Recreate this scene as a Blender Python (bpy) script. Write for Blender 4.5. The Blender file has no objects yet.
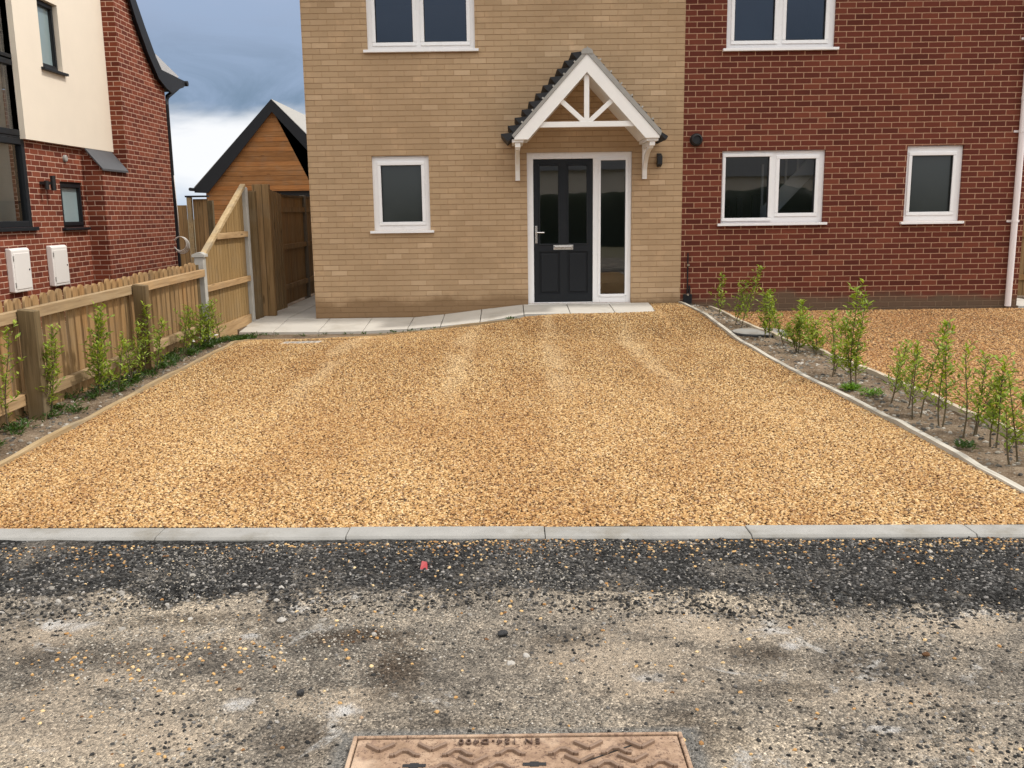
import bpy, math, random
import numpy as np
from mathutils import Vector, Matrix
random.seed(7); np.random.seed(7)
R = math.radians
scene = bpy.context.scene
COL = scene.collection
ORG = {}

# ------------------------------------------------------------------ helpers
class MB:
    """collects shapes, then links them as ONE mesh object"""
    def __init__(s): s.v = []; s.f = []
    def add(s, vs, fs):
        n = len(s.v); s.v += [tuple(p) for p in vs]; s.f += [tuple(i + n for i in f) for f in fs]; return s
    def box(s, x0, x1, y0, y1, z0, z1, M=None):
        vs = [Vector(p) for p in ((x0,y0,z0),(x1,y0,z0),(x1,y1,z0),(x0,y1,z0),(x0,y0,z1),(x1,y0,z1),(x1,y1,z1),(x0,y1,z1))]
        if M is not None: vs = [M @ p for p in vs]
        return s.add(vs, [(0,3,2,1),(4,5,6,7),(0,1,5,4),(1,2,6,5),(2,3,7,6),(3,0,4,7)])
    def bar(s, a, b, w, t, up=(0,0,1)):
        """rectangular bar from a to b, w across, t along 'up'"""
        a = Vector(a); b = Vector(b); d = (b-a); L = d.length; d.normalize()
        u = Vector(up); x = d.cross(u); x.normalize(); u = x.cross(d)
        M = Matrix(((d.x,x.x,u.x,a.x),(d.y,x.y,u.y,a.y),(d.z,x.z,u.z,a.z),(0,0,0,1)))
        return s.box(0, L, -w/2, w/2, -t/2, t/2, M)
    def prism(s, pts, ax, a, b):
        """polygon pts (2D) extruded along axis ax from a to b"""
        def P(p, h):
            return {'x':(h,p[0],p[1]),'y':(p[0],h,p[1]),'z':(p[0],p[1],h)}[ax]
        n = len(pts)
        vs = [P(p,a) for p in pts] + [P(p,b) for p in pts]
        fs = [tuple(range(n)), tuple(range(2*n-1, n-1, -1))] + [(i, i+n, (i+1)%n+n, (i+1)%n) for i in range(n)]
        return s.add(vs, fs)
    def tube(s, path, rad, n=8, cap=True):
        path = [Vector(p) for p in path]
        if not hasattr(rad, '__len__'): rad = [rad]*len(path)
        vs = []; fs = []
        for i, p in enumerate(path):
            d = path[min(i+1,len(path)-1)] - path[max(i-1,0)]; d.normalize()
            a = Vector((0,0,1)) if abs(d.z) < .9 else Vector((1,0,0))
            x = d.cross(a); x.normalize(); y = d.cross(x)
            for k in range(n):
                t = 2*math.pi*k/n; vs.append(p + (x*math.cos(t) + y*math.sin(t))*rad[i])
        for i in range(len(path)-1):
            for k in range(n):
                fs.append((i*n+k, i*n+(k+1)%n, (i+1)*n+(k+1)%n, (i+1)*n+k))
        if cap: fs += [tuple(range(n-1,-1,-1)), tuple(range((len(path)-1)*n, len(path)*n))]
        return s.add(vs, fs)
    def lathe(s, prof, c, ax='z', n=24):
        """prof: list of (radius, height) about axis through c"""
        vs = []; fs = []
        for r, h in prof:
            for k in range(n):
                t = 2*math.pi*k/n; p = (r*math.cos(t), r*math.sin(t), h)
                if ax == 'y': p = (p[0], p[2], p[1])
                if ax == 'x': p = (p[2], p[0], p[1])
                vs.append(Vector(p) + Vector(c))
        for i in range(len(prof)-1):
            for k in range(n): fs.append((i*n+k, i*n+(k+1)%n, (i+1)*n+(k+1)%n, (i+1)*n+k))
        fs += [tuple(range(n-1,-1,-1)), tuple(range((len(prof)-1)*n, len(prof)*n))]
        return s.add(vs, fs)
    def build(s, name, mat, parent=None, bevel=0, smooth=False, fix=True):
        o = ORG.get(parent, Vector((0,0,0))) if parent is not None else Vector((0,0,0))
        me = bpy.data.meshes.new(name)
        me.from_pydata([(p[0]-o.x, p[1]-o.y, p[2]-o.z) for p in s.v], [], s.f)
        if fix:
            import bmesh
            bm = bmesh.new(); bm.from_mesh(me); bmesh.ops.recalc_face_normals(bm, faces=bm.faces); bm.to_mesh(me); bm.free()
        if mat: me.materials.append(mat)
        ob = bpy.data.objects.new(name, me); COL.objects.link(ob)
        if parent is not None: ob.parent = parent; ORG[ob] = o
        if smooth: me.polygons.foreach_set('use_smooth', [True]*len(me.polygons))
        if bevel:
            m = ob.modifiers.new('bevel', 'BEVEL'); m.width = bevel; m.segments = 2; m.limit_method = 'ANGLE'; m.angle_limit = R(40)
        return ob

def tag(o, label=None, cat=None, group=None, kind=None):
    if label: o['label'] = label
    if cat: o['category'] = cat
    if group: o['group'] = group
    if kind: o['kind'] = kind
    return o
def thing(name, label, cat, loc=(0,0,0), group=None):
    o = bpy.data.objects.new(name, None); o.location = loc; o.empty_display_size = .2; COL.objects.link(o)
    ORG[o] = Vector(loc); return tag(o, label, cat, group)
def grid_mesh(xs, ys, zf):
    xs = np.asarray(xs); ys = np.asarray(ys)
    X, Y = np.meshgrid(xs, ys); Z = zf(X, Y)
    co = np.stack([X, Y, Z], -1).reshape(-1, 3)
    nx, ny = len(xs), len(ys)
    i = np.arange(nx-1)[None,:] + nx*np.arange(ny-1)[:,None]
    f = np.stack([i, i+1, i+1+nx, i+nx], -1).reshape(-1, 4)
    me = bpy.data.meshes.new('sheet')
    me.vertices.add(len(co)); me.vertices.foreach_set('co', co.ravel().astype(np.float32))
    me.loops.add(f.size); me.loops.foreach_set('vertex_index', f.ravel().astype(np.int32))
    me.polygons.add(len(f)); me.polygons.foreach_set('loop_start', np.arange(0, f.size, 4, dtype=np.int32))
    me.polygons.foreach_set('loop_total', np.full(len(f), 4, dtype=np.int32))
    me.polygons.foreach_set('use_smooth', np.ones(len(f), dtype=bool))
    me.update(calc_edges=True); me.validate()
    return me, co
def mesh_obj(name, me, mat, **kw):
    me.name = name
    if mat: me.materials.append(mat)
    o = bpy.data.objects.new(name, me); COL.objects.link(o); return tag(o, **kw)
def sst(a, b, x):
    t = np.clip((x-a)/(b-a), 0, 1); return t*t*(3-2*t)
_rs = np.random.RandomState(3)
_TAB = _rs.rand(256, 256)
def vnoise(x, y):
    x = np.asarray(x, float); y = np.asarray(y, float)
    xi = np.floor(x).astype(int); yi = np.floor(y).astype(int); fx = x-xi; fy = y-yi
    fx = fx*fx*(3-2*fx); fy = fy*fy*(3-2*fy)
    g = lambda a, b: _TAB[a % 256, b % 256]
    return (g(xi,yi)*(1-fx)+g(xi+1,yi)*fx)*(1-fy) + (g(xi,yi+1)*(1-fx)+g(xi+1,yi+1)*fx)*fy
def fbm(x, y, o=4):
    r = 0; a = .5
    for k in range(o): r = r + a*vnoise(x*2**k+17*k, y*2**k+31*k); a *= .5
    return r/(1-.5**o)

# terrain: height of the made ground in front of the house
XB = [-7,-4.8,-4.1,-3.35,-2.8,-2.3,-1.8,.1,9]; ZB = [-.1,-.11,-.085,-.02,.03,.09,.125,.14,.14]
def hgt(x, y):
    b = np.interp(x, XB, ZB)
    t = sst(-2.7, -1.0, y)
    hh = b*t + .02*sst(-1.1, -.5, y)*sst(-2.2, -1.6, x)
    r = sst(.12, .8, x)
    return hh*(1-r) + r*.045*sst(-4, -.3, y)
def pave_z(x, y):
    wall = np.interp(x, [-7,-3.75,-3.285,-2.855,-2.2,3], [0,0,.045,.097,.165,.165])
    fr = np.interp(x, [-7,-5,-4.17,-3.36,-2.83,-2.33,-2.25,3], [-.06,-.08,-.078,-.024,.023,.078,.116,.125])
    t = np.clip(-np.asarray(y)/.9, 0, 1)
    return wall*(1-t) + fr*t
def kerb_y(x): return -9.01 - .031*(x+2.4)      # back edge of the kerb

# ------------------------------------------------------------------ node materials
class NT:
    def __init__(s, name):
        s.m = bpy.data.materials.new(name); s.m.use_nodes = True; s.t = s.m.node_tree
        s.b = s.t.nodes['Principled BSDF']; s.out = s.t.nodes['Material Output']
    def n(s, typ, **kw):
        nd = s.t.nodes.new(typ)
        for k, v in kw.items(): setattr(nd, k, v)
        return nd
    def l(s, a, b): s.t.links.new(a, b)
    def inp(s, nd, i, v):
        if hasattr(v, 'is_linked'): s.l(v, nd.inputs[i])
        elif v is not None: nd.inputs[i].default_value = v
    def math(s, op, a, b=None, c=None, clamp=False):
        nd = s.n('ShaderNodeMath', operation=op, use_clamp=clamp)
        s.inp(nd, 0, a)
        if b is not None: s.inp(nd, 1, b)
        if c is not None: s.inp(nd, 2, c)
        return nd.outputs[0]
    def pos(s): return s.n('ShaderNodeNewGeometry').outputs['Position']
    def sep(s, v):
        nd = s.n('ShaderNodeSeparateXYZ'); s.l(v, nd.inputs[0]); return nd.outputs
    def comb(s, x, y, z=0.0):
        nd = s.n('ShaderNodeCombineXYZ'); s.inp(nd,0,x); s.inp(nd,1,y); s.inp(nd,2,z); return nd.outputs[0]
    def scalev(s, v, sc):
        nd = s.n('ShaderNodeVectorMath', operation='MULTIPLY'); s.l(v, nd.inputs[0]); nd.inputs[1].default_value = sc; return nd.outputs[0]
    def noise(s, v, scale, detail=4, rough=.55, dist=0):
        nd = s.n('ShaderNodeTexNoise'); s.l(v, nd.inputs['Vector']); nd.inputs['Scale'].default_value = scale
        nd.inputs['Detail'].default_value = detail; nd.inputs['Roughness'].default_value = rough; nd.inputs['Distortion'].default_value = dist
        return nd.outputs['Fac']
    def voro(s, v, scale, feature='F1'):
        nd = s.n('ShaderNodeTexVoronoi', feature=feature); s.l(v, nd.inputs['Vector']); nd.inputs['Scale'].default_value = scale; return nd
    def wn(s, v, dim='3D'):
        nd = s.n('ShaderNodeTexWhiteNoise', noise_dimensions=dim); s.l(v, nd.inputs['Vector']); return nd.outputs['Value']
    def ramp(s, fac, stops, interp='LINEAR'):
        nd = s.n('ShaderNodeValToRGB'); cr = nd.color_ramp; cr.interpolation = interp
        while len(cr.elements) < len(stops): cr.elements.new(.5)
        for e, (p, c) in zip(cr.elements, stops): e.position = p; e.color = (*c, 1)
        s.inp(nd, 0, fac); return nd.outputs[0]
    def smooth(s, x, a, b):
        nd = s.n('ShaderNodeMapRange', interpolation_type='SMOOTHSTEP'); s.inp(nd,0,x); s.inp(nd,1,a); s.inp(nd,2,b); return nd.outputs[0]
    def mix(s, f, a, b, blend='MIX'):
        nd = s.n('ShaderNodeMix', data_type='RGBA', blend_type=blend); s.inp(nd, 0, f)
        for i, v in ((6,a),(7,b)):
            if isinstance(v, tuple): v = (*v, 1) if len(v) == 3 else v
            s.inp(nd, i, v)
        return nd.outputs[2]
    def bump(s, h, dist=.003, strength=1.0, normal=None):
        nd = s.n('ShaderNodeBump'); s.l(h, nd.inputs['Height']); nd.inputs['Distance'].default_value = dist; nd.inputs['Strength'].default_value = strength
        if normal is not None: s.l(normal, nd.inputs['Normal'])
        return nd.outputs[0]
    def fin(s, col=None, rough=.7, normal=None, metal=0, spec=.5):
        b = s.b
        if col is not None:
            if isinstance(col, tuple): b.inputs['Base Color'].default_value = (*col, 1)
            else: s.l(col, b.inputs['Base Color'])
        s.inp(b, 'Roughness', rough)
        b.inputs['Metallic'].default_value = metal; b.inputs['Specular IOR Level'].default_value = spec
        if normal is not None: s.l(normal, b.inputs['Normal'])
        return s.m

def mat_brick(name, stops, bed, perp, dirt=None, tone=.25, dirt_h=.32, off=(0.0,0.0), jw=.0054, soft=.55, patchy=.6):
    t = NT(name); p = t.pos(); x, y, z = t.sep(p)
    u = t.math('ADD', t.math('ADD', x, y), off[0]); v = t.math('ADD', z, off[1])
    wob = t.noise(p, 9, 2)
    v = t.math('ADD', v, t.math('MULTIPLY', t.math('SUBTRACT', wob, .5), .006))
    rw = t.math('DIVIDE', v, .075); row = t.math('FLOOR', rw)
    sh = t.math('MULTIPLY', t.math('FLOORED_MODULO', row, 2.0), .5)
    cu = t.math('ADD', t.math('DIVIDE', u, .225), sh)
    jit = t.wn(t.comb(row, 3.7), '2D'); cu = t.math('ADD', cu, t.math('MULTIPLY', jit, .07))
    col = t.math('FLOOR', cu)
    fu = t.math('MULTIPLY', t.math('FRACT', cu), .225); fv = t.math('MULTIPLY', t.math('FRACT', rw), .075)
    du = t.math('MINIMUM', fu, t.math('SUBTRACT', .225, fu)); dv = t.math('MINIMUM', fv, t.math('SUBTRACT', .075, fv))
    edge = t.math('MULTIPLY', t.math('SUBTRACT', t.noise(p, 90, 3), .5), .005)
    du = t.math('ADD', du, edge); dv = t.math('ADD', dv, edge)
    mu = t.smooth(du, jw-.0016, jw+.0016); mv = t.smooth(dv, jw-.0016, jw+.0016)
    idv = t.comb(col, row, 1.0)
    r1 = t.wn(idv); face = t.ramp(r1, stops)
    face = t.mix(t.math('MULTIPLY', t.noise(t.scalev(p,(1,1,2.4)), 55, 5, .7), soft), face, t.mix(.55, face, (.02,.012,.01)))
    big = t.noise(p, .9, 4); face = t.mix(t.math('MULTIPLY', t.smooth(big,.35,.7), tone), face, t.mix(1.0, face, (.66,.62,.58), 'MULTIPLY'))
    cl = t.wn(t.comb(t.math('FLOOR', t.math('ADD', cu, t.math('MULTIPLY', row, .31))), t.math('FLOOR', t.math('MULTIPLY', row, .5)), 4.0)); pn = t.noise(p, 2.4, 4, .65)
    face = t.mix(t.math('MULTIPLY', t.math('MULTIPLY', cl, t.smooth(pn, .48, .68)), patchy), face, t.mix(1.0, face, (1.28,1.25,1.25), 'MULTIPLY'))
    mn = t.noise(p, 25, 4)
    perp_c = t.mix(mn, tuple(c*.72 for c in perp), tuple(min(1,c*1.18) for c in perp)); bed_c = t.mix(mn, tuple(c*.7 for c in bed), tuple(min(1,c*1.2) for c in bed))
    c = t.mix(mu, perp_c, face); c = t.mix(mv, bed_c, c)
    if dirt:
        dn = t.math('ADD', t.noise(p, 1.1, 3), t.math('MULTIPLY', t.noise(p, 7, 4), .35))
        lim = t.math('MULTIPLY', dn, dirt_h*1.25)
        f = t.smooth(t.math('SUBTRACT', lim, z), -.03, .13)
        c = t.mix(t.math('MULTIPLY', f, .8), c, dirt)
    hgtv = t.math('ADD', t.math('MULTIPLY', mu, mv), t.math('MULTIPLY', t.noise(p, 140, 4), .35))
    hgtv = t.math('ADD', hgtv, t.math('MULTIPLY', r1, .3))
    return t.fin(c, .88, t.bump(hgtv, .006, .8), spec=.25)

def mat_wood(name, c0, c1, c2, axis='z', board=0.0, bdir='y', rough=.8, grey=.15):
    t = NT(name); p = t.pos()
    sc = {'x':(2.2,38,38),'y':(38,2.2,38),'z':(38,38,2.2)}[axis]
    rnd = t.n('ShaderNodeObjectInfo').outputs['Random']
    ofs = t.n('ShaderNodeVectorMath', operation='ADD'); t.l(p, ofs.inputs[0]); t.l(t.comb(t.math('MULTIPLY', rnd, 13.0), t.math('MULTIPLY', rnd, 7.0), t.math('MULTIPLY', rnd, 5.0)), ofs.inputs[1])
    q = ofs.outputs[0]
    if board:
        k = {'x':0,'y':1,'z':2}[bdir]; s_ = t.sep(p)[k]
        b = t.math('DIVIDE', s_, board); bid = t.wn(t.comb(t.math('FLOOR', b), 2.0, rnd)); rnd2 = bid
        fr = t.math('FRACT', b); gap = t.smooth(t.math('MINIMUM', fr, t.math('SUBTRACT', 1.0, fr)), .015, .06)
        o2 = t.n('ShaderNodeVectorMath', operation='ADD'); t.l(q, o2.inputs[0]); t.l(t.comb(t.math('MULTIPLY', bid, 9.0), t.math('MULTIPLY', bid, 11.0), t.math('MULTIPLY', bid, 4.0)), o2.inputs[1]); q = o2.outputs[0]
    else: rnd2 = rnd; gap = None
    g = t.noise(t.scalev(q, sc), 1.0, 5, .6, .6)
    g2 = t.noise(t.scalev(q, tuple(s*.25 for s in sc)), 1.0, 4, .6, 1.5)
    c = t.ramp(t.math('ADD', t.math('MULTIPLY', g, .6), t.math('MULTIPLY', g2, .4)), [(.3,c0),(.5,c1),(.7,c2)])
    tint = t.ramp(rnd2, [(0,(.72,.70,.66)),(.5,(1,1,1)),(1,(1.0,.9,.78))])
    c = t.mix(1.0, c, tint, 'MULTIPLY')
    kn = t.voro(t.scalev(q, tuple((1.2 if s < 5 else 6.5) for s in sc)), 1.0).outputs['Distance']
    c = t.mix(t.math('MULTIPLY', t.smooth(kn, .11, .05), .7), c, tuple(k*.35 for k in c0))
    w = t.noise(p, 3.0, 4); c = t.mix(t.math('MULTIPLY', t.smooth(w,.45,.7), grey), c, (.22,.2,.16))
    h = g
    if gap is not None:
        c = t.mix(t.math('MULTIPLY', t.math('SUBTRACT', 1.0, gap), .75), c, (.02,.014,.008)); h = t.math('ADD', t.math('MULTIPLY', g, .2), gap)
    return t.fin(c, rough, t.bump(h, .003, .7), spec=.25)

def mat_plain(name, col, rough=.5, var=.12, scale=6.0, metal=0, bump=0.0, spec=.5, dirt=None, bscale=60.0):
    t = NT(name); p = t.pos(); n = t.noise(p, scale, 5, .6)
    c = t.mix(n, tuple(k*(1-var) for k in col), tuple(min(1, k*(1+var)) for k in col))
    if dirt: c = t.mix(t.math('MULTIPLY', t.smooth(t.noise(p, scale*.45, 6, .65), .48, .72), dirt[1]), c, dirt[0])
    nm = t.bump(t.noise(p, bscale, 5, .65), .004, bump) if bump else None
    rr = t.math('ADD', t.math('MULTIPLY', n, .15), rough-.07)
    return t.fin(c, rr, nm, metal, spec)

def mat_glass(name, tint=(.8,.84,.84), ior=2.05):
    t = NT(name); t.t.nodes.remove(t.b)
    tr = t.n('ShaderNodeBsdfTransparent'); tr.inputs[0].default_value = (*tint, 1)
    gl = t.n('ShaderNodeBsdfGlossy'); gl.inputs['Roughness'].default_value = .012; gl.inputs[0].default_value = (.95,.97,1,1)
    wv = t.bump(t.noise(t.pos(), 1.6, 2), .004, .12); t.l(wv, gl.inputs['Normal'])
    fr = t.n('ShaderNodeFresnel'); fr.inputs[0].default_value = ior
    mx = t.n('ShaderNodeMixShader'); t.l(fr.outputs[0], mx.inputs[0]); t.l(tr.outputs[0], mx.inputs[1]); t.l(gl.outputs[0], mx.inputs[2])
    t.l(mx.outputs[0], t.out.inputs[0]); return t.m

GRAV = [(0,(.085,.044,.02)),(.09,(.20,.10,.042)),(.26,(.39,.218,.083)),(.50,(.52,.318,.128)),(.72,(.63,.425,.195)),(.90,(.75,.58,.33)),(.97,(.44,.30,.19)),(1,(.14,.085,.055))]
def mat_gravel_base(name, dark=1.0):
    t = NT(name); p = t.pos()
    v = t.voro(t.scalev(p,(1,1,.2)), 110.0); rnd = t.wn(v.outputs['Color'])
    c = t.ramp(rnd, GRAV)
    c = t.mix(t.smooth(v.outputs['Distance'], .35, .62), c, (.14,.075,.03))
    return t.fin(t.mix(1.0, c, (.8*dark,.8*dark,.8*dark), 'MULTIPLY'), .9, t.bump(t.math('SUBTRACT', 1.0, v.outputs['Distance']), .01, 1.0), spec=.2)
def mat_stone(name, stops, rough=.85, patch=None):
    t = NT(name); p = t.pos()
    rnd = t.n('ShaderNodeObjectInfo').outputs['Random']
    c = t.ramp(rnd, stops)
    if patch:                       # slow change of tone from place to place, drawn out along the wheel tracks
        n = t.noise(t.scalev(p, (1.1,.35,1)), 1.0, 4, .6); c = t.mix(t.math('MULTIPLY', t.smooth(n, .35,.68), .55), c, t.mix(1.0, c, patch, 'MULTIPLY'))
        x, y, z = t.sep(p); n2 = t.noise(t.scalev(p, (2.6,.9,1)), 1.0, 4, .65); wob = t.math('MULTIPLY', t.math('SUBTRACT', n2, .5), .5); trk = None
        for tx in (-4.2,-2.92,-1.95,-1.04):       # paler wheel tracks running up to the house
            d = t.math('ABSOLUTE', t.math('ADD', t.math('SUBTRACT', x, tx), wob)); k = t.smooth(d, .20, .03); trk = k if trk is None else t.math('MAXIMUM', trk, k)
        trk = t.math('MULTIPLY', trk, t.math('MULTIPLY', t.smooth(y, -6.9, -4.6), t.smooth(n2, .36, .58)))
        c = t.mix(t.math('MULTIPLY', trk, .30), c, (.84,.66,.40))
    c = t.mix(t.math('MULTIPLY', t.noise(p, 160, 3), .35), c, t.mix(1.0, c, (.55,.5,.45), 'MULTIPLY'))
    return t.fin(c, rough, None, spec=.3)

M = {}
M['yellow_brick'] = mat_brick('yellow_brick', [(0,(.48,.335,.20)),(.3,(.51,.357,.213)),(.75,(.53,.372,.225)),(.95,(.55,.39,.24)),(1,(.63,.455,.29))], (.33,.21,.115), (.47,.312,.178), dirt=(.22,.135,.07), dirt_h=.36, tone=.35, jw=.0042, soft=.3)  # bed joints darker than perps: the shadow in the joint is put into the colour
M['red_brick'] = mat_brick('red_brick', [(0,(.105,.023,.014)),(.2,(.135,.030,.018)),(.75,(.165,.039,.023)),(1,(.21,.056,.031))], (.45,.265,.165), (.48,.29,.185), dirt=(.125,.092,.06), off=(.05,.02))
M['orange_brick'] = mat_brick('orange_brick', [(0,(.135,.028,.015)),(.35,(.185,.041,.021)),(.7,(.235,.057,.028)),(1,(.29,.08,.042))], (.60,.40,.30), (.60,.40,.30), off=(.1,.01))
M['render'] = mat_plain('cream_render', (.80,.715,.60), .85, .05, 3.0, bump=.25, spec=.2)
M['upvc'] = mat_plain('white_upvc', (.90,.90,.91), .28, .03, 4.0)
M['timber_white'] = mat_plain('white_painted_timber', (.88,.865,.84), .45, .06, 8.0, bump=.1)
M['pipe_white'] = mat_plain('pale_pipe', (.78,.72,.72), .35, .05, 5.0)
M['anthracite'] = mat_plain('anthracite', (.010,.0125,.016), .5, .1, 6.0, spec=.3)
M['black'] = mat_plain('black_plastic', (.012,.012,.013), .45, .2, 12.0)
M['chrome'] = mat_plain('brushed_metal', (.72,.72,.73), .25, .05, 30.0, metal=1)
M['glass'] = mat_glass('window_glass')
M['frost'] = mat_plain('obscured_glass', (.030,.036,.034), .16, .25, 1.2, spec=.7)
M['frost_pale'] = mat_plain('pale_obscured_glass', (.26,.34,.36), .2, .3, 1.0, spec=.7)
M['plaster'] = mat_plain('room_plaster', (.42,.41,.38), .9, .1, 2.0)
M['slate'] = mat_plain('slate_tile', (.075,.078,.085), .55, .35, 9.0, bump=.3)
M['verge'] = mat_plain('grey_mortar_verge', (.33,.32,.30), .9, .25, 14.0, bump=.5)
M['fascia'] = mat_plain('dark_fascia', (.010,.011,.014), .55, .2, 5.0, spec=.3)
M['dark_tile'] = mat_plain('dark_roof_tile', (.022,.023,.026), .6, .35, 9.0, bump=.3, spec=.3)
M['pale_roof'] = mat_plain('pale_roof', (.50,.51,.53), .5, .1, 5.0)
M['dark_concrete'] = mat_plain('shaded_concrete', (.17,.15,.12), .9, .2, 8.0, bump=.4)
M['blind'] = mat_plain('pale_blind', (.78,.76,.72), .9, .25, 1.5)
M['concrete'] = mat_plain('concrete', (.43,.42,.39), .9, .18, 8.0, bump=.45, dirt=((.22,.21,.18),.5))
M['kerb'] = mat_plain('kerb_concrete', (.30,.295,.28), .92, .28, 6.0, bump=.7, dirt=((.20,.185,.155),.85), spec=.2)
M['slab'] = mat_plain('paving_slab', (.50,.475,.43), .88, .12, 4.0, bump=.3, dirt=((.33,.30,.25),.55))
M['oldwood_z'] = mat_wood('treated_timber_upright', (.16,.095,.042), (.30,.19,.088), (.40,.27,.14), 'z')
M['oldwood_y'] = mat_wood('treated_timber_long', (.26,.175,.095), (.41,.295,.17), (.52,.395,.245), 'y')
M['post_wood'] = mat_wood('treated_timber_post', (.06,.042,.02), (.14,.10,.05), (.22,.16,.085), 'z')
M['panel_wood'] = mat_wood('feather_edge_boards', (.18,.125,.058), (.28,.20,.095), (.36,.265,.14), 'z')
M['dark_boards'] = mat_wood('brown_fence_boards', (.20,.135,.07), (.34,.24,.13), (.45,.325,.185), 'z', .115, 'y')
M['dark_boards_x'] = mat_wood('brown_fence_boards_cross', (.18,.11,.048), (.30,.19,.088), (.40,.26,.13), 'z', .115, 'x')
M['edge_wood_y'] = mat_wood('edging_timber_long', (.30,.20,.10), (.46,.34,.19), (.58,.45,.28), 'y', grey=.5)
M['edge_wood_x'] = mat_wood('edging_timber_cross', (.16,.12,.07), (.30,.23,.14), (.42,.33,.21), 'x', grey=.5)
M['edge_grey'] = mat_wood('weathered_edging', (.30,.27,.22), (.47,.44,.38), (.60,.57,.50), 'y', grey=.6)
M['cladding'] = mat_wood('garage_cladding', (.20,.085,.028), (.34,.155,.055), (.44,.22,.085), 'x', .15, 'z')
M['gravel_base'] = mat_gravel_base('gravel_bed')
M['gravel_base2'] = mat_gravel_base('gravel_bed_far', .85)
M['gravel_stone'] = mat_stone('golden_gravel', GRAV, patch=(.70,.57,.45))
M['gravel_stone2'] = mat_stone('brown_gravel', [(p,(c[0]*.88,c[1]*.79,c[2]*.74)) for p,c in GRAV], patch=(.75,.62,.55))
M['tar_stone'] = mat_stone('dark_chippings', [(0,(.015,.015,.015)),(.5,(.036,.035,.034)),(.8,(.08,.077,.074)),(.93,(.16,.155,.15)),(1,(.34,.32,.30))], rough=.95)
M['grit_stone'] = mat_stone('grey_grit', [(0,(.05,.047,.043)),(.4,(.15,.14,.12)),(.7,(.27,.245,.205)),(.9,(.38,.35,.30)),(1,(.52,.49,.44))])
M['rubble'] = mat_stone('pale_rubble', [(0,(.22,.205,.185)),(.5,(.33,.31,.28)),(1,(.44,.42,.39))])
M['lump'] = mat_plain('tar_lump', (.02,.02,.021), .8, .4, 30, bump=.8)
M['red_plastic'] = mat_plain('red_plastic', (.36,.045,.05), .4, .2, 30)
M['cable'] = mat_plain('white_cable', (.72,.70,.66), .5, .05)
M['box_white'] = mat_plain('meter_box_white', (.80,.77,.74), .4, .03, 4.0)
M['stem'] = mat_plain('bark', (.10,.075,.04), .85, .35, 40)
def mat_leaf(name, a, b, c):
    t = NT(name); p = t.pos(); t.t.nodes.remove(t.b)
    n = t.wn(t.scalev(p, (1,1,1))) ; nn = t.noise(p, 14, 5, .7); 
    col = t.ramp(nn, [(.3,a),(.5,b),(.72,c)])
    d = t.n('ShaderNodeBsdfPrincipled'); t.l(col, d.inputs['Base Color']); d.inputs['Roughness'].default_value = .5; d.inputs['Specular IOR Level'].default_value = .35
    tl = t.n('ShaderNodeBsdfTranslucent'); t.l(t.mix(1.0, col, (1.0,1.0,.45), 'MULTIPLY'), tl.inputs[0])
    mx = t.n('ShaderNodeMixShader'); mx.inputs[0].default_value = .38; t.l(d.outputs[0], mx.inputs[1]); t.l(tl.outputs[0], mx.inputs[2]); t.l(mx.outputs[0], t.out.inputs[0])
    return t.m
M['leaf'] = mat_leaf('hedge_leaf', (.09,.16,.018), (.25,.34,.036), (.46,.52,.075))
M['weed'] = mat_leaf('weed_leaf', (.022,.052,.010), (.05,.10,.018), (.10,.16,.03))
M['tuft'] = mat_leaf('tuft_leaf', (.06,.14,.015), (.13,.25,.03), (.2,.34,.05))
M['petal'] = mat_plain('white_petal', (.8,.8,.76), .7, .05)
M['treeleaf'] = mat_leaf('tree_leaf', (.012,.020,.010), (.025,.04,.018), (.045,.065,.03))

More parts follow.
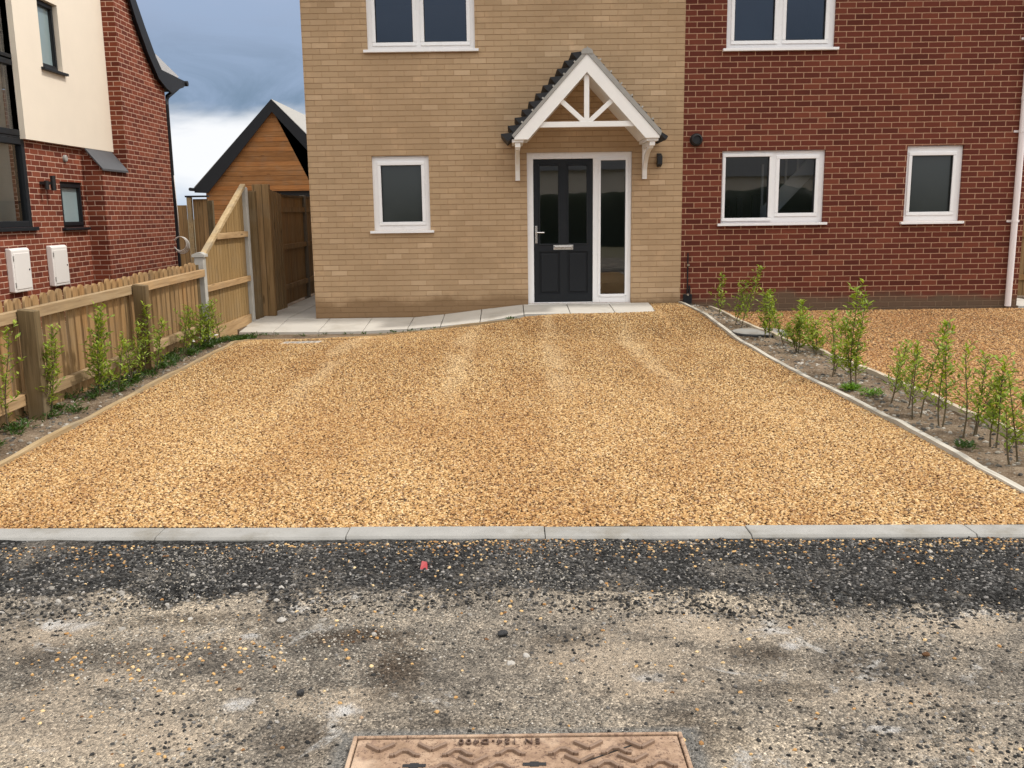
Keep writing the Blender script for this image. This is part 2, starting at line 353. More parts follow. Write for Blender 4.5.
def mat_soil(name):
    t = NT(name); p = t.pos()
    c = t.ramp(t.noise(p, 3.2, 6, .65), [(.3,(.10,.068,.042)),(.48,(.19,.135,.088)),(.62,(.28,.21,.145)),(.75,(.36,.29,.21))])
    f = t.noise(p, 60, 5, .7); c = t.mix(t.smooth(f,.5,.72), c, (.40,.34,.26)); c = t.mix(t.smooth(f,.44,.3), c, (.06,.042,.028))
    return t.fin(c, .95, t.bump(t.math('ADD', f, t.noise(p, 14, 4)), .025, 1.0), spec=.15)
M['soil'] = mat_soil('soil')
def mat_road():
    t = NT('road_surface'); p = t.pos(); x, y, z = t.sep(p)
    n1 = t.noise(p, 1.5, 8, .7, .4); n2 = t.noise(p, 3.6, 8, .74, .5); n3 = t.noise(p, 22, 6, .75); n4 = t.noise(p, 120, 4, .75); n6 = t.noise(p, 46, 6, .78)
    def spot(e0, lst, thr=(1.15,-.45), rag=4.2):
        """ragged patches of dust, damp or spilt grit, one for each centre in the list"""
        tot = None
        for cx, cy, rx, ry in lst:
            ex = t.math('POWER', t.math('DIVIDE', t.math('SUBTRACT', x, cx), rx), 2.0); ey = t.math('POWER', t.math('DIVIDE', t.math('SUBTRACT', y, cy), ry), 2.0)
            e = t.math('ADD', ex, ey); tot = e if tot is None else t.math('MINIMUM', tot, e)
        tot = t.math('ADD', tot, t.math('ADD', t.math('MULTIPLY', t.math('SUBTRACT', n2, .5), rag), t.math('MULTIPLY', t.math('SUBTRACT', n3, .5), 1.3)))
        return t.smooth(tot, thr[0], thr[1])
    vor = t.voro(p, 150.0); g = t.wn(vor.outputs['Color']); vor2 = t.voro(p, 70.0); g2 = t.wn(vor2.outputs['Color'])
    base = t.ramp(n1, [(.34,(.17,.167,.16)),(.46,(.29,.28,.26)),(.57,(.43,.405,.36)),(.68,(.58,.54,.465))])
    base = t.mix(t.math('MULTIPLY', t.smooth(n2,.52,.60), .8), base, (.13,.127,.122))
    tan = spot(x, [(-3.59,-10.67,.45,.22),(-3.89,-10.4,.23,.16),(-3.0,-10.49,.25,.12),(-2.06,-10.24,.44,.25),(-1.74,-10.03,.36,.16),(-1.01,-10.02,.54,.12),(-1.22,-10.54,.34,.15),(-2.02,-10.46,.29,.09),(-4.2,-10.0,.22,.17),(-1.16,-10.79,.22,.1)])
    base = t.mix(t.math('MULTIPLY', tan, .78), base, t.mix(n3, (.38,.335,.275), (.66,.60,.51)))
    dark = spot(x, [(-2.81,-10.31,.11,.30),(-3.08,-10.05,.33,.09),(-1.23,-10.31,.23,.17),(-1.9,-10.69,.18,.19),(-2.6,-10.66,.23,.06),(-3.04,-10.72,.16,.13),(-3.87,-10.17,.39,.12),(-3.61,-9.89,.40,.08),(-1.57,-10.47,.22,.07),(-2.25,-10.1,.14,.06),(-1.58,-10.24,.17,.09),(-4.3,-10.5,.3,.12),(-.4,-10.4,.4,.15)], (1.15,-.9), 4.6)
    base = t.mix(t.math('MULTIPLY', dark, .88), base, t.mix(n4, (.035,.03,.026), (.12,.105,.09)))
    oil = spot(x, [(-2.82,-10.30,.13,.25),(-2.95,-10.05,.30,.07)], (1.0,-.3), 2.2)
    base = t.mix(t.math('MULTIPLY', oil, .82), base, t.mix(n4, (.04,.032,.026), (.13,.105,.085)))
    # aggregate: each fleck of stone its own tone, with dark pits between
    flecks = t.ramp(g, [(0,(.25,.25,.255)),(.3,(.66,.65,.63)),(.7,(1.08,1.05,1.0)),(.92,(1.5,1.45,1.36)),(1,(2.3,2.25,2.15))])
    base = t.mix(t.math('SUBTRACT', .85, t.math('MULTIPLY', tan, .45)), base, t.mix(1.0, base, flecks, 'MULTIPLY'))
    base = t.mix(1.0, base, t.ramp(n6, [(.30,(.32,.31,.30)),(.43,(.84,.83,.82)),(.60,(1.1,1.09,1.07)),(.72,(1.5,1.47,1.43))]), 'MULTIPLY')
    base = t.mix(1.0, base, (1.06,.99,.925), 'MULTIPLY')
    dust = t.math('MULTIPLY', t.smooth(t.noise(p, 2.9, 9, .76, .6), .565, .63), t.smooth(n3, .38, .56))
    base = t.mix(t.math('MULTIPLY', dust, .7), base, t.mix(n4, (.48,.465,.44), (.74,.72,.68)))
    pale = spot(x, [(-3.28,-10.52,.08,.05),(-1.97,-10.38,.08,.05),(-3.38,-10.05,.05,.05),(-4.12,-9.92,.15,.06),(-3.28,-9.82,.12,.05),(-1.49,-10.05,.09,.05),(-1.45,-10.17,.05,.04),(-1.32,-10.71,.12,.03),(-2.95,-10.56,.07,.05),(-.44,-9.4,.08,.05)], (.75,-.7), 6.5)
    base = t.mix(t.math('MULTIPLY', pale, .85), base, t.mix(n4, (.52,.51,.50), (.85,.84,.82)))
    # grey bedding round the cover
    cvx = t.math('SUBTRACT', t.math('ABSOLUTE', t.math('ADD', x, 2.41)), .475); cvy = t.math('SUBTRACT', t.math('ABSOLUTE', t.math('ADD', y, 11.07)), .335)
    cv = t.smooth(t.math('ADD', t.math('MAXIMUM', cvx, cvy), t.math('MULTIPLY', t.math('SUBTRACT', n3, .5), .05)), .075, .03)
    base = t.mix(t.math('MULTIPLY', cv, .8), base, t.mix(g, (.13,.13,.125), (.30,.295,.28)))
    # new tarmac strip beside the kerb: packed black stone with a ragged near edge
    lim = t.math('ADD', t.math('ADD', y, t.math('MULTIPLY', t.math('MAXIMUM', t.math('ADD', x, 2.4), 0.0), .12)), t.math('ADD', t.math('MULTIPLY', t.math('SUBTRACT', n2, .5), .62), t.math('MULTIPLY', t.math('SUBTRACT', n3, .5), .34)))
    f = t.smooth(lim, -9.745, -9.66)
    tar = t.ramp(g2, [(0,(.016,.016,.016)),(.45,(.038,.037,.036)),(.75,(.075,.073,.070)),(.92,(.12,.12,.118)),(1,(.30,.29,.28))])
    tar = t.mix(1.0, tar, t.ramp(n6, [(.34,(.3,.3,.3)),(.5,(1,1,1)),(.68,(1.7,1.7,1.65))]), 'MULTIPLY')
    tar = t.mix(t.math('MULTIPLY', t.smooth(t.noise(p, 2.3, 7, .75, .4), .50, .60), .78), tar, t.mix(g, (.09,.082,.075), (.30,.27,.23)))
    c = t.mix(f, base, tar)
    hh = t.math('ADD', t.math('ADD', t.math('MULTIPLY', n4, .5), t.math('MULTIPLY', n6, 1.2)), t.math('SUBTRACT', 1.2, t.math('ADD', vor.outputs['Distance'], t.math('MULTIPLY', t.math('MULTIPLY', vor2.outputs['Distance'], f), 2.0))))
    return t.fin(c, .95, t.bump(hh, .012, 1.0), spec=.12)
M['road'] = mat_road()
def mat_iron():
    t = NT('rusty_iron'); p = t.pos(); n = t.noise(p, 14, 6, .7); n2 = t.noise(p, 80, 4, .7)
    c = t.ramp(n, [(.3,(.21,.135,.085)),(.5,(.33,.222,.15)),(.7,(.44,.318,.222))]); c = t.mix(t.smooth(n2,.50,.66), c, (.12,.072,.05)); c = t.mix(t.math('MULTIPLY', t.smooth(t.noise(p,30,6,.75),.52,.64), .7), c, (.20,.125,.09)); c = t.mix(t.math('MULTIPLY', t.smooth(t.noise(p,5,4),.55,.7), .6), c, (.58,.44,.32))
    return t.fin(c, .75, t.bump(n2, .002, .8), metal=.15, spec=.4)
M['iron'] = mat_iron()
M['iron_worn'] = mat_plain('worn_iron', (.22,.148,.105), .6, .3, 20, metal=.2, bump=.4)
M['iron_dark'] = mat_plain('rusted_lettering', (.10,.062,.045), .7, .3, 30, bump=.3)
M['ground'] = mat_plain('earth', (.16,.14,.08), .95, .4, .6, bump=.6)
M['cover_grey'] = mat_plain('grey_cover', (.27,.265,.25), .7, .3, 12, bump=.4, dirt=((.22,.175,.125),1.0))
M['patch'] = mat_plain('pale_concrete_patch', (.42,.38,.33), .9, .3, 18, bump=.6, dirt=((.40,.27,.14),.9))

# ------------------------------------------------------------------ scatter of loose stones (geometry nodes)
def scatter(name, xs, ys, zf, dens_f, density, rad, mat, seed, label=None, smin=.5, smax=1.35, flat=(1,.8,.62), sink=0.0):
    me, co = grid_mesh(xs, ys, zf)
    a = me.attributes.new('dens', 'FLOAT', 'POINT')
    a.data.foreach_set('value', np.clip(dens_f(co[:,0], co[:,1]), 0, 1).astype(np.float32))
    o = mesh_obj(name, me, mat, kind='stuff')
    ng = bpy.data.node_groups.new(name + '_scatter', 'GeometryNodeTree')
    ng.interface.new_socket('Geometry', in_out='INPUT', socket_type='NodeSocketGeometry'); ng.interface.new_socket('Geometry', in_out='OUTPUT', socket_type='NodeSocketGeometry')
    N = lambda t: ng.nodes.new(t); L = ng.links.new
    gi, go = N('NodeGroupInput'), N('NodeGroupOutput')
    ds = N('GeometryNodeDistributePointsOnFaces'); ds.distribute_method = 'RANDOM'
    at = N('GeometryNodeInputNamedAttribute'); at.data_type = 'FLOAT'; at.inputs[0].default_value = 'dens'
    mu = N('ShaderNodeMath'); mu.operation = 'MULTIPLY'; mu.inputs[1].default_value = density
    L(at.outputs['Attribute'], mu.inputs[0]); L(mu.outputs[0], ds.inputs['Density']); ds.inputs['Seed'].default_value = seed
    L(gi.outputs[0], ds.inputs['Mesh'])
    g2i = N('GeometryNodeGeometryToInstance')
    for k in range(3):
        ico = N('GeometryNodeMeshIcoSphere'); ico.inputs['Radius'].default_value = rad; ico.inputs['Subdivisions'].default_value = 2
        sp = N('GeometryNodeSetPosition'); nz = N('ShaderNodeTexNoise'); nz.noise_dimensions = '4D'; nz.inputs['W'].default_value = 3.1*k+seed; nz.inputs['Scale'].default_value = .75/rad; nz.inputs['Detail'].default_value = 1
        sub = N('ShaderNodeVectorMath'); sub.operation = 'SUBTRACT'; sub.inputs[1].default_value = (.5,.5,.5)
        scl = N('ShaderNodeVectorMath'); scl.operation = 'SCALE'; scl.inputs['Scale'].default_value = rad*1.5
        L(nz.outputs['Color'], sub.inputs[0]); L(sub.outputs[0], scl.inputs[0]); L(scl.outputs[0], sp.inputs['Offset']); L(ico.outputs[0], sp.inputs[0])
        sm = N('GeometryNodeSetMaterial'); sm.inputs['Material'].default_value = mat; L(sp.outputs[0], sm.inputs[0])
        ss = N('GeometryNodeSetShadeSmooth'); ss.inputs['Shade Smooth'].default_value = False; L(sm.outputs[0], ss.inputs[0]); L(ss.outputs[0], g2i.inputs[0])
    ip = N('GeometryNodeInstanceOnPoints'); L(ds.outputs['Points'], ip.inputs['Points']); L(g2i.outputs[0], ip.inputs['Instance']); ip.inputs['Pick Instance'].default_value = True
    rv = N('FunctionNodeRandomValue'); rv.data_type = 'FLOAT_VECTOR'; rv.inputs[0].default_value = (-.5,-.5,0); rv.inputs[1].default_value = (.5,.5,6.283); L(rv.outputs[0], ip.inputs['Rotation'])
    rs = N('FunctionNodeRandomValue'); rs.data_type = 'FLOAT'; rs.inputs[2].default_value = smin; rs.inputs[3].default_value = smax; rs.inputs['Seed'].default_value = 5
    vs = N('ShaderNodeVectorMath'); vs.operation = 'SCALE'; vs.inputs[0].default_value = flat; L(rs.outputs[1], vs.inputs['Scale']); L(vs.outputs[0], ip.inputs['Scale'])
    L(ip.outputs[0], go.inputs[0])
    md = o.modifiers.new('scatter', 'NODES'); md.node_group = ng
    return o

# ------------------------------------------------------------------ ground, road, kerb, drives, beds
big = MB(); big.box(-400, 400, -400, 500, -.5, -.16); g = big.build('ground', M['ground']); tag(g, kind='structure')
rx = np.concatenate([np.linspace(-60,-6,20), np.arange(-5.8,1.0,.02), np.linspace(1.1,60,20)])
ry = np.concatenate([np.linspace(-17,-11.4,8), np.arange(-11.35,-9.0,.02)])
def road_z(x, y):
    n = (fbm(x*3, y*3)-.5)*.02 + (fbm(x*14+5, y*14)-.5)*.012
    near = sst(-12.0, -11.0, y)
    tarm = sst(-9.86, -9.70, y + .04*(x+2.4) + (fbm(x*3.5+9, y*3.5)-.5)*.3)
    dm = sst(.75, .5, np.maximum(np.abs(x+2.41)*1.05, np.abs(y+11.07)*1.6)*1.0)
    z = -.045 + n*near*(1-dm) + .028*tarm
    return np.where(y > kerb_y(x)-.12, -.06, z)
me, _ = grid_mesh(rx, ry, road_z); mesh_obj('road', me, M['road'], kind='structure')
kb = MB()
joints = [-4.08-.93*k for k in range(5,0,-1)] + [-4.08,-3.19,-2.27,-1.33,-.32] + [.61+.92*k for k in range(8)]
for a, b in zip(joints[:-1], joints[1:]):
    dz = random.uniform(-.003,.003); dy = random.uniform(-.003,.003)
    a2, b2 = a+.002, b-.002
    vs = []
    for z, e in ((-.2,0),(-.012+dz,0),(dz,.012)):
        vs += [(a2, kerb_y(a2)-.138+e+dy, z), (b2, kerb_y(b2)-.138+e+dy, z), (b2, kerb_y(b2)+dy, z), (a2, kerb_y(a2)+dy, z)]
    kb.add(vs, [(3,2,1,0),(0,1,5,4),(1,2,6,5),(2,3,7,6),(3,0,4,7),(4,5,9,8),(5,6,10,9),(6,7,11,10),(7,4,8,11),(8,9,10,11)])
tag(kb.build('kerb', M['kerb'], bevel=.003), kind='structure')

def left_edge(y): return np.interp(y, [-9.1,-7.82,-5.93,-2.02,-1.2], [-5.46,-5.49,-5.55,-5.66,-5.68])
RE = [(.24,-9.02),(.22,-8.6),(.22,-7.05),(.19,-5.71),(.16,-4.71),(.16,-2.88),(.16,-2.2),(.11,-1.69),(.07,-1.11),(.02,-.57),(-.01,-.02)]
def right_edge(y): return np.interp(y, [p[1] for p in RE], [p[0] for p in RE])
BE = [(-5.7,-1.72),(-4.68,-1.55),(-4.0,-1.38),(-3.31,-1.28),(-2.75,-1.16),(-2.3,-1.12),(-2.24,-.93),(.2,-.9)]
FE = [(.9,-9.05),(.87,-7.4),(.88,-5.48),(.80,-3.5),(.73,-3.2),(.62,-2.3),(.50,-1.2),(.36,-.3)]
def far_edge(y): return np.interp(y, [p[1] for p in FE], [p[0] for p in FE])
def back_edge(x): return np.interp(x, [p[0] for p in BE], [p[1] for p in BE])
# driveway base sheet (stones lie on it)
def warp_sheet(nx, ny, xl, xr, yb, yt, zf):
    U, V = np.meshgrid(np.linspace(0,1,nx), np.linspace(0,1,ny))
    me, co = grid_mesh(np.linspace(0,1,nx), np.linspace(0,1,ny), lambda a, b: a*0)
    u, v = co[:,0], co[:,1]
    y0 = -9.0
    xm = -5.6 + u*5.8
    y = (kerb_y(xm)+.0) * (1-v) + v*yt(xm)
    return me, u, v
def drive_sheet(nx=120, ny=160, dz=0):
    me, co = grid_mesh(np.linspace(0,1,nx), np.linspace(0,1,ny), lambda a, b: a*0)
    u, v = co[:,0], co[:,1]
    xm = -5.6+u*5.75
    top = np.where(xm > -.455, -.03, back_edge(xm)); y = kerb_y(xm)*(1-v) + v*top
    x = left_edge(y)*(1-u) + u*right_edge(y)
    top = np.where(x > -.455, -.03, back_edge(x)); y = kerb_y(x)*(1-v) + v*top
    z = hgt(x, y) + dz + (fbm(x*1.1, y*.6+4)-.5)*.03
    me.vertices.foreach_set('co', np.stack([x,y,z],-1).ravel().astype(np.float32)); me.update()
    return me, x, y
me, _, _ = drive_sheet(dz=-.012); mesh_obj('driveway', me, M['gravel_base'], kind='structure')
def yard_z(x, y): return hgt(x, y) - .03 + (fbm(x*1.2+3, y*.9)-.5)*.03
def yard_sheet():
    me, co = grid_mesh(np.linspace(0,1,60), np.linspace(0,1,100), lambda a, b: a*0); u, v = co[:,0], co[:,1]
    y = -9.06*(1-v) + v*-.02; x = far_edge(y)*(1-u) + u*7.5
    me.vertices.foreach_set('co', np.stack([x,y,yard_z(x,y)],-1).ravel().astype(np.float32)); me.update(); return me, x, y
me, _, _ = yard_sheet(); mesh_obj('neighbour_drive', me, M['gravel_base2'], kind='structure')

# loose gravel as scattered stones on the two drives
def scatter_on(name, me, x, y, dens, density, rad, mat, seed, **kw):
    global grid_mesh
    keep = grid_mesh
    grid_mesh = lambda a, b, c: (me, np.stack([x, y, x*0], -1))
    o = scatter(name, None, None, None, dens, density, rad, mat, seed, **kw); grid_mesh = keep; return o
def bare(x, y):
    e = ((x+4.9)/.75)**2 + ((y+2.05)/.33)**2 + (fbm(x*6, y*6)-.5)*1.5
    return 1 - .88*sst(1.1, .3, e)
me, x, y = drive_sheet(dz=-.006)
scatter_on('gravel', me, x, y, lambda x, y: bare(x, y)*(1-.62*sst(-8.2,-4.0,y)), 15000, .0056, M['gravel_stone'], 11, smin=.4, smax=1.6)
me, x, y = yard_sheet()
scatter_on('neighbour_gravel', me, x, y, lambda x, y: 1-.5*sst(-6,-2,y), 4200, .0090, M['gravel_stone2'], 12, smin=.55, smax=1.5)

# loose stones on the road
sx = np.arange(-5.8, 1.2, .05); sy_ = np.arange(-11.2, -9.12, .04)
rz = lambda x, y: road_z(x, y)
def d_spill(x, y):
    d = (kerb_y(x)-.14) - y
    left = sst(-3.2, -4.8, x)
    gold = sum(np.exp(-(((x-a)/c)**2+((y-b)/e)**2)) for a, b, c, e in ((-4.5,-9.3,.6,.16),(-3.54,-10.2,.34,.22),(-3.2,-10.05,.3,.12),(-2.55,-9.3,.4,.12),(-3.9,-10.3,.3,.2),(-1.2,-9.4,.5,.1)))
    return np.where(d < 0, 0, np.exp(-d/.045)*1.3*(.35+sst(.35,.65,fbm(x*3.1+2,y*2))) + .30*np.exp(-d/.16)*sst(.35,.6,fbm(x*2.3,y*2.3)) + gold*.13*sst(.40,.62,fbm(x*5,y*5)) + .012)
scatter('loose_gravel', sx, sy_, rz, d_spill, 3600, .0062, M['gravel_stone'], 21, smin=.45, smax=1.5)
def d_tar(x, y):
    t = sst(-9.86, -9.74, y + .12*np.maximum(x+2.4,0) + (fbm(x*3.5+9, y*3.5)-.5)*.45)
    return t*(.35+.65*sst(.35,.6,fbm(x*4,y*4))) + .025 + .18*sst(.52,.68,fbm(x*2.7+8,y*2.7+3))
scatter('tarmac_chippings', sx, sy_, rz, d_tar, 7500, .0052, M['tar_stone'], 22, smin=.3, smax=1.7)
scatter('road_grit', sx, sy_, rz, lambda x, y: .12+.88*sst(.45,.66,fbm(x*2.6+2,y*2.6)), 6500, .0036, M['grit_stone'], 23, smin=.35, smax=1.5)
scatter('pale_rubble', sx, sy_, rz, lambda x, y: np.exp(-((y+9.72)/.10)**2)*sst(-2.6,-4.0,x)*1.0 + .05*sst(.55,.7,fbm(x*4+1,y*4)), 260, .0085, M['rubble'], 24, smin=.4, smax=1.8)

# soil beds
def soil_left(x, y): return hgt(x,y)-.02 + (fbm(x*4,y*4)-.5)*.05 + (fbm(x*15,y*15)-.5)*.025
def soil_right(x, y): return hgt(x,y)-.032 + (fbm(x*4,y*4)-.5)*.05 + (fbm(x*15,y*15)-.5)*.03
def bed_sheet(xl, xr, y0, y1, zf, nx=50, ny=340):
    me, co = grid_mesh(np.linspace(0,1,nx), np.linspace(0,1,ny), lambda a, b: a*0); u, v = co[:,0], co[:,1]
    y = y0*(1-v)+v*y1; x = xl(y)*(1-u)+u*xr(y)
    me.vertices.foreach_set('co', np.stack([x,y,zf(x,y)],-1).ravel().astype(np.float32)); me.update(); return me, x, y
me,_,_ = bed_sheet(lambda y: y*0-6.45, lambda y: left_edge(y)-.02, -9.05, -.95, soil_left); mesh_obj('soil_bed', me, M['soil'], kind='structure')
me,_,_ = bed_sheet(lambda y: right_edge(y)+.02, lambda y: far_edge(y)-.01, -9.08, -.02, soil_right); mesh_obj('soil_bed', me, M['soil'], kind='structure')
me, x, y = bed_sheet(lambda y: right_edge(y)+.03, lambda y: far_edge(y)-.02, -9.05, -.1, soil_right)
scatter_on('soil_stones', me, x, y, lambda x, y: .3+.7*fbm(x*3,y*3), 330, .011, M['grit_stone'], 31, smin=.4, smax=2.0)
me, x, y = bed_sheet(lambda y: y*0-6.3, lambda y: left_edge(y)-.03, -9.0, -1.0, soil_left)
scatter_on('soil_stones', me, x, y, lambda x, y: .3+.7*fbm(x*3,y*3), 260, .010, M['grit_stone'], 32, smin=.4, smax=2.0)
# strip of soil between the paving and the drive's back board
st = MB()
xs = np.linspace(-6.3, -2.27, 60)
for i in range(59):
    a, b = xs[i], xs[i+1]
    za, zb = float(pave_z(a,-.9))-.035, float(pave_z(b,-.9))-.035
    st.add([(a,back_edge(a)-.02,float(hgt(a,back_edge(a)))-.02),(b,back_edge(b)-.02,float(hgt(b,back_edge(b)))-.02),(b,-.86,zb),(a,-.86,za)],[(0,1,2,3)])
tag(st.build('soil_strip', M['soil']), kind='structure')
# neighbour's ground behind the pickets, and the plots behind
nb = MB(); nb.box(-30,-6.46,-9.2,30,-.3,-.03); nb.box(-6.46,-6.05,-.9,30,-.3,-.035); nb.box(-6.05,-5.2,8.5,30,-.3,-.035); nb.box(-5.2,30,8.6,30,-.3,-.035); nb.box(4.82,7.5,1.9,8.6,-.3,-.035); nb.box(7.51,30,-9.0,8.6,-.3,-.035)
tag(nb.build('garden_ground', M['soil']), kind='structure')
# paving slabs along the wall and down the side passage
pv = MB()
def slab(x0, x1, y0, y1, g=.005):
    a, b, c, d = x0+g, x1-g, y0+g, y1-g
    top = [(a,c),(b,c),(b,d),(a,d)]
    z = [float(pave_z(p[0]+(.0),p[1])) for p in top]
    pv.add([(p[0],p[1],q-.06) for p, q in zip(top,z)]+[(p[0],p[1],q) for p, q in zip(top,z)], [(3,2,1,0),(4,5,6,7),(0,1,5,4),(1,2,6,5),(2,3,7,6),(3,0,4,7)])
ex = [-6.2,-5.6,-5.0,-4.4,-3.8,-3.36,-2.83,-2.24]
for a, b in zip(ex[:-1], ex[1:]): slab(a, b, -.9, -.004)
for a, b in ((-2.24,-1.62),(-1.62,-1.02),(-1.02,-.45)): slab(a, b, -.86, -.004)
for k in range(14):
    slab(-6.04,-5.62,0+.6*k,.6+.6*k); slab(-5.62,-5.21,0+.6*k,.6+.6*k)
tag(pv.build('paving', M['slab'], bevel=.004), kind='structure')
rp = MB(); 
for k in range(4): rp.box(4.85, 5.45, .02+.6*k, .612+.6*k, -.04, .045)
tag(rp.build('side_path', M['slab'], bevel=.004), kind='structure')

# timber edgings
def edging(name, pts, zf, w, htop, depth, mat, label):
    m = MB(); zf0 = zf; zf = lambda x, y: zf0(x, y) + (float(fbm(x*1.7+3, y*1.7))-.55)*.05
    for (a, b) in zip(pts[:-1], pts[1:]):
        n = max(1, int(math.hypot(b[0]-a[0], b[1]-a[1])/.2))
        for k in range(n):
            p = [a[0]+(b[0]-a[0])*k/n, a[1]+(b[1]-a[1])*k/n]; q = [a[0]+(b[0]-a[0])*(k+1)/n, a[1]+(b[1]-a[1])*(k+1)/n]
            d = Vector((q[0]-p[0], q[1]-p[1], 0)).normalized(); s = Vector((-d.y, d.x, 0))*(w/2)
            za, zb = float(zf(p[0],p[1]))+htop, float(zf(q[0],q[1]))+htop
            vs = []
            for pt, z in ((p,za),(q,zb)):
                P = Vector((pt[0],pt[1],0))
                vs += [P+s+Vector((0,0,z-depth)), P-s+Vector((0,0,z-depth)), P-s+Vector((0,0,z)), P+s+Vector((0,0,z))]
            m.add(vs, [(0,1,5,4),(1,2,6,5),(2,3,7,6),(3,0,4,7)] + ([(0,3,2,1)] if k == 0 else []) + ([(4,5,6,7)] if k == n-1 else []))
    return tag(m.build(name, mat, fix=False), label, 'edging board')
edging('edging_board', [(float(left_edge(y))-.02, y) for y in (-9.0,-7.8,-5.9,-4,-2.05,-1.75)], hgt, .042, .02, .12, M['edge_wood_y'], 'pale timber edging board between the gravel drive and the planted strip by the picket fence')
edging('edging_board', [(p[0], p[1]) for p in BE[:6]] , hgt, .035, .012, .12, M['edge_wood_x'], 'thin timber edging board across the back of the gravel drive, below the paving slabs')
edging('edging_board', RE, hgt, .042, .022, .12, M['edge_grey'], 'weathered edging board curving up to the wall joint, left side of the right-hand planting bed')
edging('edging_board', FE, lambda x, y: hgt(x,y)-.02, .042, .03, .12, M['edge_grey'], 'raised grey edging board between the right-hand planting bed and the second gravel drive')

# ------------------------------------------------------------------ walls with openings
def wall_face(m, u0, u1, z0, z1, ops, P, depth):
    """front wall in coordinates (u, z) with openings and their reveals; P(u, z, d) gives the point, d = depth into the wall"""
    us = sorted({u0,u1}|{o[0] for o in ops}|{o[1] for o in ops}); zs = sorted({z0,z1}|{o[2] for o in ops}|{o[3] for o in ops})
    for i in range(len(us)-1):
        for j in range(len(zs)-1):
            cu, cz = (us[i]+us[i+1])/2, (zs[j]+zs[j+1])/2
            if any(o[0]<cu<o[1] and o[2]<cz<o[3] for o in ops): continue
            m.add([P(us[i],zs[j],0),P(us[i+1],zs[j],0),P(us[i+1],zs[j+1],0),P(us[i],zs[j+1],0)], [(0,1,2,3)])
    for a,b,c,d in ops:
        for q in ((a,c,a,d),(b,d,b,c),(a,d,b,d),(b,c,a,c)):
            m.add([P(q[0],q[1],0),P(q[2],q[3],0),P(q[2],q[3],depth),P(q[0],q[1],depth)], [(0,1,2,3)])

def window(parent, u0, u1, z0, z1, P, lights, matf, glass, sillw=.05, name='window', top_vent=True, sill_mat=None, set_back=.045):
    """lights: list of (u_left, u_right, z_bot, z_top) panes. P maps (u, z, depth)"""
    def bx(m, a,b,c,d,e,f): # u range, z range, depth range
        vs = [P(u,z,dd) for dd in (e,f) for u,z in ((a,c),(b,c),(b,d),(a,d))]
        m.add(vs, [(0,1,2,3),(7,6,5,4),(0,4,5,1),(1,5,6,2),(2,6,7,3),(3,7,4,0)])
    s = set_back
    fr = MB()
    us = sorted({u0,u1}|{l[0] for l in lights}|{l[1] for l in lights}); 
    # outer frame with one hole per light, as bars
    cols = sorted(lights)
    prev = u0
    for l in cols:
        bx(fr, prev, l[0], z0, z1, s, s+.07); bx(fr, l[0], l[1], z0, l[2], s, s+.07); bx(fr, l[0], l[1], l[3], z1, s, s+.07); prev = l[1]
    bx(fr, prev, u1, z0, z1, s, s+.07)
    w = fr.build('window', matf, parent)
    fo = MB()
    for l in cols:       # raised sash bead round each light, mitred look
        e = min(.05, (l[0]-u0)*.8 if l is cols[0] else .05)
        for a,b,c,d in ((l[0]-e,l[1]+e,l[3],l[3]+e),(l[0]-e,l[1]+e,l[2]-e,l[2]),(l[0]-e,l[0],l[2],l[3]),(l[1],l[1]+e,l[2],l[3])):
            bx(fo, a+.002,b-.002,c+.002,d-.002, s-.016, s+.01)
    fo.build('sash', matf, w, bevel=.004)
    for l in cols:
        pn = MB(); pn.add([P(l[0]-.01,l[2]-.01,s+.03),P(l[1]+.01,l[2]-.01,s+.03),P(l[1]+.01,l[3]+.01,s+.03),P(l[0]-.01,l[3]+.01,s+.03)], [(0,1,2,3)])
        pn.build('pane', glass, w)
        gk = MB()
        for a,b,c,d in ((l[0],l[1],l[3]-.006,l[3]),(l[0],l[1],l[2],l[2]+.006),(l[0],l[0]+.006,l[2]+.006,l[3]-.006),(l[1]-.006,l[1],l[2]+.006,l[3]-.006)): bx(gk,a,b,c,d,s-.002,s+.028)
        gk.build('gasket', M['black'], w)
        if top_vent:
            tv = MB(); cu = (l[0]+l[1])/2; bx(tv, cu-(l[1]-l[0])*.38, cu+(l[1]-l[0])*.38, z1-.028, z1-.012, s-.012, s); tv.build('trickle_vent', M['upvc'], w, bevel=.003)
    sl = MB(); bx(sl, u0-sillw, u1+sillw, z0-.036, z0-.001, -.055, s+.03); sl.build('sill', sill_mat or matf, w, bevel=.004)
    return w
PF = lambda u, z, d: (u, d, z)                # front facade, depth goes into the house

def room(parent, x0, x1, y0, y1, z0, z1, wall_ops):
    m = MB(); m.add([(x0,y0,z0),(x1,y0,z0),(x1,y1,z0),(x0,y1,z0),(x0,y0,z1),(x1,y0,z1),(x1,y1,z1),(x0,y1,z1)], [(0,1,2,3),(7,6,5,4),(1,5,6,2),(2,6,7,3),(3,7,4,0)])
    return m.build('room', M['plaster'], parent, fix=False)

